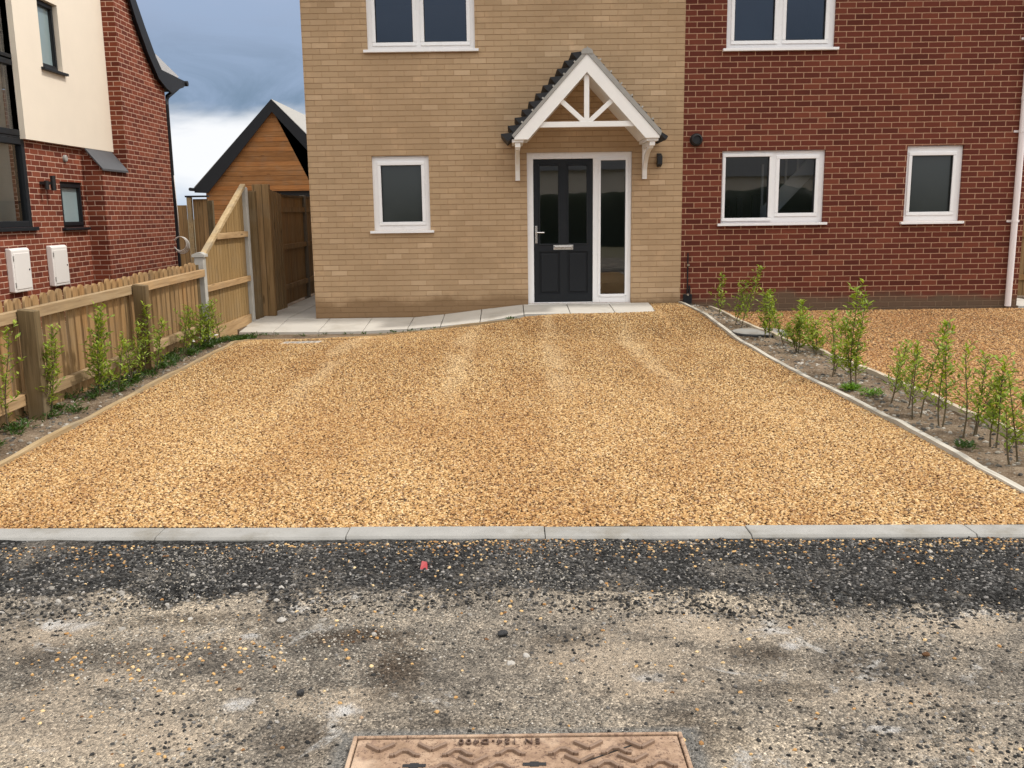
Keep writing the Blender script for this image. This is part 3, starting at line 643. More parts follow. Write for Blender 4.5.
# ---- yellow brick house
HZ = 5.15
yh = thing('brick_house', 'yellow brick house with a white gabled porch over its dark front door', 'house', (-2.6, 0, 0))
op_y = [(-4.316,-2.853,3.645,4.72), (-4.32,-3.527,1.225,2.247), (-2.166,-.704,.168,2.266)]
wl = MB(); wall_face(wl, -5.2, 0, -.3, HZ, op_y, PF, .13)
wl.add([(-5.2,0,-.3),(-5.2,8.5,-.3),(-5.2,8.5,HZ),(-5.2,0,HZ)], [(3,2,1,0)]); wl.add([(-5.2,8.5,-.3),(0,8.5,-.3),(0,8.5,HZ),(-5.2,8.5,HZ)], [(3,2,1,0)])
wl.build('wall', M['yellow_brick'], yh, fix=False)
room(yh, -5.0,-2.5,.132,4,2.9,HZ-.1,0); room(yh, -2.45,-.2,.132,4.5,.1,2.6,0)
window(yh, -4.316,-2.853,3.645,4.72,PF,[(-4.2,-3.695,3.75,4.62),(-3.54,-2.965,3.75,4.62)],M['upvc'],M['glass'])
window(yh, -4.32,-3.527,1.225,2.247,PF,[(-4.2,-3.64,1.345,2.12)],M['upvc'],M['frost'])
rf = MB(); rf.add([(-5.45,-.3,HZ),(.0,-.3,HZ),(.0,8.8,HZ),(-5.45,8.8,HZ),(-3.2,4.25,7.2),(0,4.25,7.2)], [(0,1,5,4),(2,3,4,5),(3,0,4),(3,2,1,0)]); rf.build('roof', M['slate'], yh)
gt = MB(); gt.box(-5.45,0,-.42,-.31,HZ-.1,HZ+.02); gt.build('gutter', M['upvc'], yh)
# door set
ds = MB()
s0, s1 = .04, .11
for a,b,c,d in ((-2.166,-2.078,.168,2.266),(-2.078,-.704,2.178,2.266),(-1.243,-1.15,.168,2.178),(-.772,-.704,.168,2.178),(-1.15,-.772,.168,.268),(-2.078,-1.243,.168,.182)):
    ds.box(a,b,s0,s1,c,d)
fr_ = ds.build('door_frame', M['upvc'], yh, bevel=.005)
cb = MB()
for a,b,c,d in ((-1.17,-1.135,.268,2.178),(-.787,-.752,.268,2.178),(-1.135,-.787,2.15,2.19),(-1.135,-.787,.25,.29)): cb.box(a,b,s0-.012,s0+.02,c,d)
cb.build('bead', M['upvc'], fr_, bevel=.003)
sg = MB(); sg.add([(-1.15,.075,.27),(-.772,.075,.27),(-.772,.075,2.178),(-1.15,.075,2.178)], [(0,1,2,3)]); sg.build('pane', M['glass'], fr_)
th_ = MB(); th_.box(-2.166,-.704,-.015,.039,.155,.1675); th_.build('threshold', M['upvc'], fr_, bevel=.003)
dr = MB(); X0, X1, Z0, Z1 = -2.074, -1.247, .186, 2.174
P1, P2 = (-2.005,-1.71), (-1.603,-1.31)
zt0, zt1, zb0, zb1 = .99, 2.105, .30, .90
d0, d1 = .055, .10
dr.box(X0,P1[0],d0,d1,Z0,Z1); dr.box(P1[1],P2[0],d0,d1,Z0,Z1); dr.box(P2[1],X1,d0,d1,Z0,Z1)
for p in (P1,P2):
    dr.box(p[0],p[1],d0,d1,zt1,Z1); dr.box(p[0],p[1],d0,d1,zb1,zt0); dr.box(p[0],p[1],d0,d1,Z0,zb0)
door = dr.build('door', M['anthracite'], yh)
for p in (P1,P2):
    q = MB(); q.add([(p[0]-.01,.08,zt0-.01),(p[1]+.01,.08,zt0-.01),(p[1]+.01,.08,zt1+.01),(p[0]-.01,.08,zt1+.01)], [(0,1,2,3)]); q.build('pane', M['glass'], door)
    q = MB(); q.box(p[0]-.01,p[1]+.01,.075,.095,zb0-.01,zb1+.01); q.box(p[0]+.03,p[1]-.03,.06,.08,zb0+.03,zb1-.03); q.build('panel', M['anthracite'], door, bevel=.006)
    q = MB()
    for a,b,c,d in ((p[0],p[1],zt1-.02,zt1),(p[0],p[1],zt0,zt0+.02),(p[0],p[0]+.02,zt0+.02,zt1-.02),(p[1]-.02,p[1],zt0+.02,zt1-.02)): q.box(a,b,.045,.075,c,d)
    q.build('glazing_bead', M['anthracite'], door, bevel=.004)
q = MB(); q.box(-1.80,-1.52,.043,.054,.925,.99); q.box(-1.78,-1.54,.036,.043,.94,.975); q.build('letterbox', M['chrome'], door, bevel=.004)
q = MB(); q.box(-2.058,-2.026,.043,.054,1.02,1.26); q.tube([(-2.042,.05,1.17),(-2.042,.0,1.17),(-2.03,-.012,1.17),(-1.93,-.012,1.168)], .011, 10); q.build('handle', M['chrome'], door, bevel=.002)

# gabled porch canopy
cx, ap, ft = -1.395, 3.475, 2.44           # centre, outer apex height, outer foot height
hw = .955
yf, yb = -.78, 0.0
sl_ = (ap-ft)/hw
can = MB()      # soffit boards / roof deck
for sg_ in (-1, 1):
    pts = [(0,ap-.04),(hw-.02,ft-.04),(hw-.02,ft-.045),(.766,ft-.045),(0,ap-.25)]
    vs = [(cx+sg_*p[0], yf+.03, p[1]) for p in pts] + [(cx+sg_*p[0], -.002, p[1]) for p in pts]
    can.add(vs, [(0,1,2,3,4),(9,8,7,6,5)] + [(i,i+5,(i+1)%5+5,(i+1)%5) for i in range(4)])
canopy = can.build('porch_canopy', M['timber_white'], yh)
bb = MB()
vw = .225
for sg_ in (-1, 1):
    f = lambda dx, dz: (cx+sg_*dx, dz)
    pts = [(0,ap-.035),(hw-.01,ft-.03),(hw-.01,ft-.055),(.765,ft-.055),(0,ap-.035-vw)]
    vs = [(cx+sg_*p[0], yf, p[1]) for p in pts] + [(cx+sg_*p[0], yf+.028, p[1]) for p in pts]; n = len(pts)
    bb.add(vs, [tuple(range(n)), tuple(range(2*n-1,n-1,-1))]+[(i,i+n,(i+1)%n+n,(i+1)%n) for i in range(n)])
bb.build('bargeboard', M['timber_white'], canopy)
tr = MB(); ty = yf+.035
tr.box(cx-.70,cx+.70,ty,ty+.055,2.535,2.605); tr.box(cx-.033,cx+.033,ty+.004,ty+.05,2.605,3.19)
for sg_ in (-1,1): tr.bar((cx+sg_*.03,ty+.026,2.60),(cx+sg_*.40,ty+.026,2.93),.045,.062,up=(0,0,1))
tr.build('truss', M['timber_white'], canopy, bevel=.004)
vg = MB()
for sg_ in (-1,1):
    th2 = .03 if sg_ < 0 else .055; pts = [(0,ap-.034),(hw+.0,ft-.034),(hw+.02,ft+th2-.03),(0,ap+th2)]
    vs = [(cx+sg_*p[0], yf-.012, p[1]) for p in pts] + [(cx+sg_*p[0], yf+.05, p[1]) for p in pts]
    vg.add(vs, [(0,1,2,3),(7,6,5,4),(0,4,5,1),(1,5,6,2),(2,6,7,3),(3,7,4,0)])
vg.build('mortar_verge', M['verge'], canopy)
tl = MB(); nC = 11
for sg_ in (-1,1):
    for k in range(nC):                       # overlapping courses, lower edge standing proud
        t0, t1 = k/nC, (k+1.0)/nC
        up = (.045 if sg_ < 0 else .012)
        xa, za = hw*1.06*t1+.02, ap - (ap-ft)*1.06*t1
        xb, zb = hw*1.06*t0, ap - (ap-ft)*1.06*t0
        nx, nz = sl_/math.hypot(1,sl_), 1/math.hypot(1,sl_)
        lo = .035+.085*(sg_<0); hi = .012 if sg_ > 0 else .0
        ntl = 4
        for j in range(ntl):
            ya = yf+.004 + (0-yf-.006)*j/ntl; yb2 = yf + (0-yf-.006)*(j+1)/ntl - .002
            pts = [(xb,zb-.02),(xa,za-.02),(xa+nx*lo,za+nz*lo),(xb+nx*hi,zb+nz*hi)]
            vs = [(cx+sg_*p[0], ya, p[1]) for p in pts]+[(cx+sg_*p[0], yb2, p[1]) for p in pts]
            tl.add(vs, [(0,1,2,3),(7,6,5,4),(0,4,5,1),(1,5,6,2),(2,6,7,3),(3,7,4,0)])
tl.build('roof_tiles', M['dark_tile'], canopy)
for k in range(1,7):
    t0 = k/7
    for sg_, ox in ((1,.03),(-1,.02)):
        nub = MB(); nub.box(-.010,.010,-.02,.03,-.01,.016, Matrix.Translation((cx+sg_*(hw*t0+ox), yf, ap-(ap-ft)*t0+(.035 if sg_ > 0 else .012))) @ Matrix.Rotation(R(47*sg_),4,'Y')); nub.build('verge_clip', M['concrete'], canopy)
rg = MB()
for k in range(2):
    ya, yb2 = yf-.02+.40*k, yf+.39+.40*k-(.02 if k else 0)
    prof = [(.075*math.cos(R(a)), .055*math.sin(R(a))) for a in range(-20,201,20)]
    pts = [(cx+p[0], ap-.02+p[1]) for p in prof]; rg.prism(pts, 'y', ya, yb2)
rg.build('ridge_tile', M['verge'], canopy)
for sg_ in (-1,1):
    bk = MB(); xx = cx+sg_*(.86 if sg_ > 0 else .90)
    bk.box(xx-.032,xx+.032,-.055,-.002,1.885,2.289)             # wall leg
    bk.box(xx-.035,xx+.035,yf+.05,-.002,2.29,2.351)              # arm under the canopy
    prev = None
    arc = [(-.04-.60*(1-math.cos(R(a))), 1.93+.36*math.sin(R(a))) for a in range(0,91,15)]
    for p, q in zip(arc[:-1], arc[1:]): bk.bar((xx,p[0],p[1]),(xx,q[0],q[1]),.055,.05,up=(1,0,0) if False else (0,.7,.7))
    bk.box(xx-.024,xx+.024,-.065,-.055,1.915,1.95)
    bk.build('bracket', M['timber_white'], canopy, bevel=.004)
    fb = MB(); fb.box(xx-.075,xx+.075,yf+.031,-.003,2.352,2.392); fb.build('soffit_end', M['timber_white'], canopy)
wlp = MB(); wlp.box(-.362,-.300,-.03,-.001,2.05,2.23); wlp.prism([(-.03,2.06),(-.095,2.08),(-.095,2.19),(-.03,2.215)], 'x', -.365, -.297); wlp.build('wall_lamp', M['black'], yh, bevel=.004)

# ---- red brick house
rh = thing('brick_house', 'dark red brick house with white windows and a pale downpipe, joined to the yellow one', 'house', (2.4, 0, 0))
op_r = [(.562,2.032,3.60,4.70),(.548,1.982,1.262,2.252),(3.116,3.9,1.252,2.288)]
wl = MB(); wall_face(wl, 0.0, 4.81, -.3, HZ, op_r, lambda u,z,d:(u,d+.002,z), .13)
wl.add([(4.81,0.002,-.3),(4.81,8.5,-.3),(4.81,8.5,HZ),(4.81,0.002,HZ)], [(0,1,2,3)]); wl.add([(0,8.5,-.3),(4.81,8.5,-.3),(4.81,8.5,HZ),(0,8.5,HZ)], [(3,2,1,0)])
wl.build('wall', M['red_brick'], rh, fix=False)
PR = lambda u, z, d: (u, d+.002, z)
room(rh,.1,2.9,.134,3.5,.3,2.6,0); room(rh,.1,2.9,.134,4,2.9,HZ-.1,0)
window(rh,.562,2.032,3.60,4.70,PR,[(.675,1.215,3.71,4.6),(1.375,1.905,3.71,4.6)],M['upvc'],M['glass'])
window(rh,.548,1.982,1.262,2.252,PR,[(.608,1.215,1.335,2.17),(1.36,1.862,1.395,2.135)],M['upvc'],M['glass'])
window(rh,3.116,3.9,1.252,2.288,PR,[(3.205,3.775,1.385,2.155)],M['upvc'],M['frost'])
st_ = MB(); st_.bar((1.25,.75,1.25),(2.1,.75,2.15),.05,.22); 
for k in range(5): st_.box(1.30+.17*k,1.33+.17*k,.73,.76,1.35+.18*k,2.1+.1*k)
st_.build('reflection_plank', M['timber_white'], rh)  # plank and bars added in the room, standing in for the reflected porch gable
bl = MB(); bl.box(.64,1.2,.32,.5,1.28,1.34); bl.box(.7,.76,.35,.42,1.34,1.5); bl.box(.86,.93,.35,.42,1.34,1.62); bl.box(1.08,1.19,.34,.44,1.34,1.66); bl.build('windowsill_clutter', M['fascia'], rh)
rf = MB(); rf.add([(0,-.3,HZ),(5.05,-.3,HZ),(5.05,8.8,HZ),(0,8.8,HZ),(0,4.25,7.2),(2.85,4.25,7.2)], [(0,1,5,4),(2,3,4,5),(1,2,5),(3,2,1,0)]); rf.build('roof', M['slate'], rh)
gt = MB(); gt.box(0.002,5.05,-.42,-.31,HZ-.1,HZ+.02); gt.build('gutter', M['upvc'], rh)
vt = MB(); vt.lathe([(.088,-.001),(.088,-.025),(.075,-.04),(.072,-.085),(.058,-.09),(.055,-.06),(.01,-.06)], (.178,0.002,2.405), 'y', 28); vt.build('vent_outlet', M['black'], rh)
dp = MB(); dp.tube([(4.655,-.055,HZ-.1),(4.655,-.055,.05)], .042, 20); dpo = dp.build('downpipe', M['pipe_white'], rh, smooth=False)
for zc in (1.24,2.46,3.68,4.8):
    b_ = MB(); b_.lathe([(.046,-.018),(.046,.018)], (4.655,-.055,zc), 'z', 20); b_.box(4.565,4.745,-.012,-.001,zc-.014,zc+.014); b_.build('pipe_bracket', M['pipe_white'], dpo)
b_ = MB(); b_.lathe([(.047,-.03),(.047,.03)], (4.655,-.055,2.9), 'z', 20); b_.build('pipe_collar', M['pipe_white'], dpo)
sp = MB(); sp.tube([(.095,-.025,.86),(.095,-.025,.1)], .010, 8); sp.tube([(.125,-.02,.4),(.125,-.02,.1)], .011, 8); spo = sp.build('supply_pipe', M['fascia'], rh)
b_ = MB(); b_.box(.04,.16,-.05,-.001,.12,.28); b_.build('pipe_box', M['fascia'], spo, bevel=.008)
for zc in (.69,.27):
    b_ = MB(); b_.lathe([(.022,-.03),(.022,-.055),(.012,-.075)], (.1,0,zc), 'y', 14); b_.build('valve', M['chrome'], spo)

# ---- neighbouring house on the left (wall faces +X)
LX = -8.86
nh = thing('brick_house', 'orange-red brick house with cream rendered upper wall and black window frames, at the left edge', 'house', (-8.8, 1.0, 0))
PL = lambda u, z, d: (LX-d, u, z)
op_l = [(-2.3,-.64,1.35,5.6),(.40,1.10,1.32,1.98)]
wl = MB(); wall_face(wl, -4.0, 1.2, -.1, 2.5, [(-2.3,-.49,1.35,2.5),(.40,1.10,1.32,1.98)], PL, .12)
wl.add([(LX,-4,-.1),(LX-6,-4,-.1),(LX-6,-4,5.6),(LX,-4,5.6)], [(3,2,1,0)])
wl.add([(LX,-4,2.5),(LX,-2.3,2.5),(LX,-2.3,5.6),(LX,-4,5.6)], [(0,1,2,3)])
SX = -8.58
wl.add([(LX,1.2,-.1),(SX,1.2,-.1),(SX,1.2,2.2),(LX,1.2,2.46)], [(0,1,2,3)])
wl.add([(SX,1.2,-.1),(SX,4.12,-.1),(SX,4.12,3.78),(SX,1.2,2.2+.0)], [(0,1,2,3)])
wl.v[-1] = (SX,1.2,2.2)
wl.f.pop()
n0 = len(wl.v)
# right-hand (gable) face of the projecting stack, following the roof slope at its back edge
wl.add([(SX,1.2,-.1),(SX,4.12,-.1),(SX,4.12,3.74),(SX,2.95,4.75),(SX,1.9,6.2),(SX,2.18,6.2),(SX,2.18,2.2),(SX,1.2,2.2)], [(0,1,6,7)])
wl.add([(SX,2.18,2.2),(SX,4.12,-.1),(SX,4.12,3.76),(SX,3.93,3.84),(SX,3.66,3.97),(SX,3.3,4.27),(SX,2.92,4.72),(SX,2.18,5.85)], [(0,1,2,3,4,5,6,7)])
wl.add([(LX,2.18,2.2),(SX,2.18,2.2),(SX,2.18,5.85),(LX,2.18,5.85)], [(0,1,2,3)])
wl.add([(SX,4.12,-.1),(LX-5,4.12,-.1),(LX-5,4.12,3.74),(SX,4.12,3.74)], [(0,1,2,3)])
wl.build('wall', M['orange_brick'], nh, fix=False)
rd = MB(); PRD = lambda u, z, d: (LX+.075-d, u, z)
wall_face(rd, -.575, 2.178, 2.495, 5.9, [(.10,.68,3.50,4.42)], PRD, .12)
rd.add([PRD(-.575,2.495,0),PRD(-.575,5.9,0),PRD(-.575,5.9,.2),PRD(-.575,2.495,.2)], [(0,1,2,3)])
rd.add([PRD(-.575,2.495,0),PRD(2.178,2.495,0),PRD(2.178,2.495,.08),PRD(-.575,2.495,.08)], [(0,1,2,3)])
rd.add([PRD(-.575,5.9,0),PRD(2.178,5.9,0),PRD(2.178,5.9,.08),PRD(-.575,5.9,.08)], [(0,1,2,3)])
rd.build('rendered_wall', M['render'], nh, fix=False)
window(nh,.10,.68,3.50,4.42,PRD,[(.165,.60,3.575,4.35)],M['anthracite'],M['frost_pale'],sillw=.06,top_vent=False,set_back=.07)
window(nh,.40,1.10,1.32,1.98,PL,[(.475,1.025,1.40,1.90)],M['anthracite'],M['frost_pale'],sillw=.05,top_vent=False,set_back=.03)
# tall glazed screen by the front corner
gs = MB()
def gb(a,b,c,d,e=.06,f=.12): gs.box(LX-f, LX-e+.065, a,b,c,d)
for a,b,c,d in ((-.575,-.492,1.35,5.6),(-2.3,-2.22,1.35,5.6),(-2.22,-.575,1.35,1.43),(-2.22,-.575,2.42,2.50),(-2.22,-.575,2.53,2.61),(-2.22,-.575,3.42,3.49),(-2.22,-.575,3.51,3.56),(-2.22,-.575,5.5,5.6),(-1.52,-1.46,1.43,5.5)): gb(a,b,c,d)
gw = gs.build('window', M['anthracite'], nh, bevel=.006)
for c,d in ((1.43,2.42),(2.61,3.42),(3.56,5.5)):
    for a,b in ((-2.22,-1.52),(-1.46,-.575)):
        q = MB(); q.add([(LX-.04,a,c),(LX-.04,b,c),(LX-.04,b,d),(LX-.04,a,d)], [(0,1,2,3)]); q.build('pane', M['glass'], gw)
q = MB(); q.box(LX-.1, LX+.05, -2.36,-.41,1.30,1.348); q.build('sill', M['anthracite'], gw, bevel=.004)
q = MB()
for k in range(26):
    y0 = -2.28+.063*k; q.add([(LX-.13,y0,1.36),(LX-.16,y0+.03,1.36),(LX-.13,y0+.063,1.36),(LX-.13,y0,5.55),(LX-.16,y0+.03,5.55),(LX-.13,y0+.063,5.55)], [(0,1,4,3),(1,2,5,4)])
q.build('curtain', M['blind'], gw, fix=False)
q = MB(); q.box(LX-.02, LX-.002, -2.3,-.49,2.505,2.525); q.build('spandrel', M['anthracite'], gw)
# slate capping where the stack steps in
cp = MB(); cp.add([(LX+.076,1.14,2.49),(SX+.04,1.14,2.19),(SX+.04,2.1,2.19),(LX+.076,2.1,2.49),(LX+.076,1.14,2.46),(SX+.04,1.14,2.16),(SX+.04,2.1,2.16),(LX+.076,2.1,2.46)], [(0,1,2,3),(7,6,5,4),(0,4,5,1),(1,5,6,2),(2,6,7,3)]); cp.build('slate_capping', M['slate'], nh)
# roof over the stack end: plane sloping to the back, dark verge and gutter
VX = SX+.08
rf = MB()
vpts = [(5.05,3.90),(3.86,3.93),(3.60,4.13),(2.9,4.90),(1.2,7.27)]
for a, b in zip(vpts[:-1], vpts[1:]):
    rf.add([(VX-.03,a[0],a[1]),(VX-.03,b[0],b[1]),(LX-6,b[0],b[1]),(LX-6,a[0],a[1]),(VX-.03,a[0],a[1]+.06),(VX-.03,b[0],b[1]+.06),(LX-6,b[0],b[1]+.06),(LX-6,a[0],a[1]+.06)], [(0,1,2,3),(7,6,5,4),(0,4,5,1),(1,5,6,2),(3,7,4,0)])
rf.add([(LX-6,-4,5.6),(SX-.1,-4,5.6),(SX-.1,1.2,7.4),(LX-6,1.2,7.4)], [(0,1,2,3)])
rf.build('roof', M['slate'], nh)
vb = MB()
ou = [(1.2,7.35),(2.9,4.98),(3.25,4.57),(3.61,4.19),(3.85,4.0),(4.65,3.975),(5.07,3.965)]
inn = [(1.2,6.95),(2.86,4.64),(3.26,4.19),(3.68,3.83),(4.03,3.71),(4.27,3.66),(5.06,3.89)]
for k in range(6):
    vs = [(xx,p[0],p[1]) for xx in (VX-.025,VX) for p in (ou[k],ou[k+1],inn[k+1],inn[k])]
    vb.add(vs, [(0,1,2,3),(7,6,5,4),(0,4,5,1),(2,6,7,3)] + ([(1,5,6,2)] if k == 5 else []))
vb.build('verge_board', M['fascia'], nh)
sf_ = MB(); sf_.prism([(3.60,4.235),(4.70,4.005),(4.65,3.98),(3.85,4.005),(3.615,4.19)], 'x', VX-.3, VX-.004); sf_.build('eave_flashing', M['pale_roof'], nh)
gt = MB(); gt.tube([(VX+.03,5.08,3.93),(LX-5,5.08,3.93)], .05, 10); gt.build('gutter', M['fascia'], nh)
so_ = MB(); so_.prism([(2.88,4.66),(3.27,4.21),(3.69,3.85),(4.03,3.73),(4.27,3.68),(5.0,3.85),(5.0,3.87),(4.27,3.70),(4.04,3.75),(3.70,3.88),(3.28,4.24),(2.89,4.69)], 'x', LX-1, VX-.026); so_.build('soffit', M['fascia'], nh)
dp = MB(); dp.tube([(SX-.02,4.95,3.86),(SX-.02,4.8,3.80),(SX-.0,4.25,3.6),(SX+.0,4.165,3.45),(SX+.0,4.165,-.02)], .04, 12); dp.build('downpipe', M['fascia'], nh)
for y0 in (-1.26,-.20):
    bx_ = MB(); bx_.prism([(LX+.001,.53),(LX+.085,.52),(LX+.085,1.06),(LX+.06,1.085),(LX+.001,1.085)], 'y', y0, y0+.45); mb = bx_.build('meter_box', M['box_white'], nh, bevel=.012)
    q = MB(); q.box(LX+.0852, LX+.093, y0+.03, y0+.42, .56, 1.02); md = q.build('meter_door', M['box_white'], mb, bevel=.004)
    q = MB(); q.lathe([(.012,.093),(.012,.098)], (LX,y0+.385,.80), 'x', 12); q.build('lock', M['fascia'], md)
    for zq_ in (.62,.96): q = MB(); q.box(LX+.0852,LX+.096,y0+.012,y0+.028,zq_-.03,zq_+.03); q.build('hinge', M['verge'], md)
q = MB(); q.lathe([(.035,-.1),(.035,.1)], (LX+.10,.0,1.94), 'z', 14); q.box(LX+.001,LX+.09,-.19,.02,1.92,1.96); q.lathe([(.03,-.06),(.03,.06)], (LX+.09,-.17,1.91), 'z', 14); q.build('wall_lamp', M['black'], nh)
q = MB(); q.lathe([(.05,.001),(.05,.03),(.035,.04)], (LX,.61,2.31), 'x', 18); q.build('pipe_outlet', M['verge'], nh)

cc = MB()
for k in range(4):
    r_ = .115+.008*k; ph = random.uniform(0,6); 
    cc.tube([(SX+.10+r_*math.cos(a)+.006*k, 4.02+.012*k+.01*math.sin(a+ph), .97+1.1*r_*math.sin(a)-.01*k) for a in np.linspace(0,2*math.pi,28)], .007, 6, cap=False)
cc.tube([(SX+.07,4.1,1.12),(SX+.06,4.14,1.5),(SX+.05,4.12,2.2)], .006, 6)
tag(cc.build('cable_coil', M['cable'], smooth=True), 'coil of white cable hung at the far corner of the left brick house', 'cable')

# ---- timber clad garage behind
ga = thing('garage', 'timber clad garage with black bargeboards behind the side passage', 'garage', (-9.8, 17, 0))
gx0, gx1, ge, gap, gax = -12.1, -7.54, 2.2, 4.95, -9.82
wl = MB(); wl.prism([(gx0,-.1),(-10.0,-.1),(-10.0,2.22),(gx1+.25,2.22),(gx1+.25,-.1),(gx1,-.1),(gx1,ge),(gax,gap-.25),(gx0,ge)], 'y', 17, 22); wl.build('wall', M['cladding'], ga)
q = MB(); q.box(-10.0,gx1+.25,17.12,17.2,-.1,2.22); q.build('garage_door', M['black'], ga)
q = MB(); q.box(-10.1,gx1+.3,16.96,16.999,2.225,2.40); q.build('lintel', M['cladding'], ga)
rf = MB()
for sg_ in (-1,1):
    e = (gax+sg_*2.62, 2.28)
    rf.add([(gax,16.90,gap),(e[0],16.90,e[1]),(e[0],22.3,e[1]),(gax,22.3,gap),(gax,16.90,gap+.09),(e[0],16.90,e[1]+.09),(e[0],22.3,e[1]+.09),(gax,22.3,gap+.09)], [(0,1,2,3),(7,6,5,4),(0,4,5,1),(1,5,6,2),(2,6,7,3)])
rf.build('roof', M['verge'], ga)
bb = MB()
for sg_ in (-1,1):
    e = (gax+sg_*2.6, 2.30)
    pts = [(gax,gap+.08),(e[0],e[1]+.05),(e[0],e[1]-.10),(e[0]-sg_*.42,e[1]-.12),(gax,gap-.30)]
    vs = [(p[0],16.86,p[1]) for p in pts]+[(p[0],16.895,p[1]) for p in pts]; n = 5
    bb.add(vs, [tuple(range(n)), tuple(range(2*n-1,n-1,-1))]+[(i,i+n,(i+1)%n+n,(i+1)%n) for i in range(n)])
bb.build('bargeboard', M['fascia'], ga)
for sg_ in (-1,1): q = MB(); q.tube([(gax+sg_*2.66,16.65,2.30),(gax+sg_*2.66,22.3,2.30)], .055, 10); q.build('gutter', M['fascia'], ga)

# ------------------------------------------------------------------ fences
pf = thing('picket_fence', 'low wooden picket fence with round topped pales along the left planting strip', 'fence', (-6.1, -5, 0))
def zt(y): return float(np.interp(y, [-9,-6.3,-2.1], [-.03,0,.045]))
PX = -6.05
for k, y in enumerate((-8.5,-6.40,-4.30)):
    q = MB(); zt_ = .80+zt(y); q.prism([(PX+.03,-.1),(PX+.155,-.1),(PX+.155,zt_-.006),(PX+.03,zt_+.008)], 'y', y-.045, y+.045); q.build('post', M['post_wood'], pf, bevel=.006)
q = MB(); q.box(PX-.12,PX-.03,-2.31,-2.22,-.1,.90); q.build('post', M['post_wood'], pf, bevel=.006)
for a, b in ((-8.9,-6.40),(-6.398,-4.30),(-4.298,-2.17)):
    for z, hh in ((.755,.085),(.135,.085)):
        q = MB(); q.bar((PX-.005,a,z+zt(a)),(PX-.005,b,z+zt(b)),.055,hh); q.build('rail', M['oldwood_y'], pf, bevel=.005)
y = -8.9
while y < -2.24:
    w = .088+random.uniform(-.003,.003); zt_ = .885+zt(y)+random.uniform(-.012,.012); lean = random.uniform(-.012,.012)
    pts = [(-w/2,-.01),(w/2,-.01),(w/2,zt_-w/2)] + [(w/2*math.cos(R(a)), zt_-w/2+w/2*math.sin(R(a))) for a in range(15,180,15)] + [(-w/2,zt_-w/2)]
    q = MB(); q.prism([(y+p[0]+lean*p[1], p[1]) for p in pts], 'x', PX-.058, PX-.036); q.build('picket', M['oldwood_z'], pf)
    y += .131

dp_ = thing('fence_panel', 'feather-edge fence panel with a raking top between two concrete posts', 'fence', (-6.1, -1.1, 0))
FX = -6.1
def ctop(y): return float(np.interp(y, [-2.05,-.18], [.99,1.85]))
q = MB(); nb_ = 16
for k in range(nb_):
    a = -2.05+1.87*k/nb_; b = -2.05+1.87*(k+1)/nb_
    t_ = .007
    q.add([(FX-.012,a,.03),(FX+t_,a,.03),(FX+.004,b,.03),(FX-.012,b,.03),(FX-.012,a,ctop(a)-.03),(FX+t_,a,ctop(a)-.03),(FX+.004,b,ctop(b)-.03),(FX-.012,b,ctop(b)-.03)], [(3,2,1,0),(4,5,6,7),(0,1,5,4),(1,2,6,5),(2,3,7,6),(3,0,4,7)])
q.build('boards', M['panel_wood'], dp_)
for z in (.60,1.21):
    ya = -2.05 if z < 1 else -1.55
    q = MB(); q.bar((FX+.035,ya,z),(FX+.035,-.18,z),.045,.075); q.build('rail', M['oldwood_y'], dp_, bevel=.004)
q = MB(); q.bar((FX+.02,-2.08,.985),(FX+.02,-.16,1.868),.07,.05); q.build('capping', M['edge_wood_y'], dp_, bevel=.005)
q = MB(); q.box(FX-.02,FX+.03,-2.05,-.18,-.12,.10); q.build('gravel_board', M['oldwood_y'], dp_)
for y, h_ in ((-2.10,.985),(-.115,1.83)):
    q = MB(); q.box(FX-.055,FX+.055,y-.05,y+.05,-.1,h_); po = q.build('concrete_post', M['concrete'], dp_, bevel=.008)
    if h_ < 1: q = MB(); q.box(FX-.075,FX+.075,y-.07,y+.07,h_,h_+.03); q.prism([(FX-.07,h_+.03),(FX+.07,h_+.03),(FX+.02,h_+.055),(FX-.02,h_+.055)], 'y', y-.065, y+.065); q.build('post_cap', M['concrete'], po)
    else: q = MB(); q.prism([(FX-.055,h_),(FX+.055,h_),(FX+.02,h_+.035),(FX-.02,h_+.035)], 'y', y-.05, y+.05); q.build('post_cap', M['concrete'], po)

gg = thing('garden_gate', 'brown boarded garden gate standing open in the side passage', 'gate', (-6.0, .8, 0))
q = MB(); q.box(-6.13,-6.02,.18,.28,-.1,1.80); q.build('gate_post', M['post_wood'], gg, bevel=.006)
q = MB(); q.box(-6.12,-5.88,.42,.52,0,1.90); q.build('gate_post', M['dark_boards_x'], gg, bevel=.006)
q = MB(); 
for k in range(8):
    a = .56+.115*k; q.box(-6.02+.006*k,-5.998+.006*k,a,a+.111,.02,1.87-.012*k)
gl = q.build('gate_boards', M['dark_boards'], gg)
for z in (.25,.95,1.65): q = MB(); q.bar((-6.045,.56,z),(-6.0,1.46,z),.03,.09); q.build('ledge', M['dark_boards'], gl)

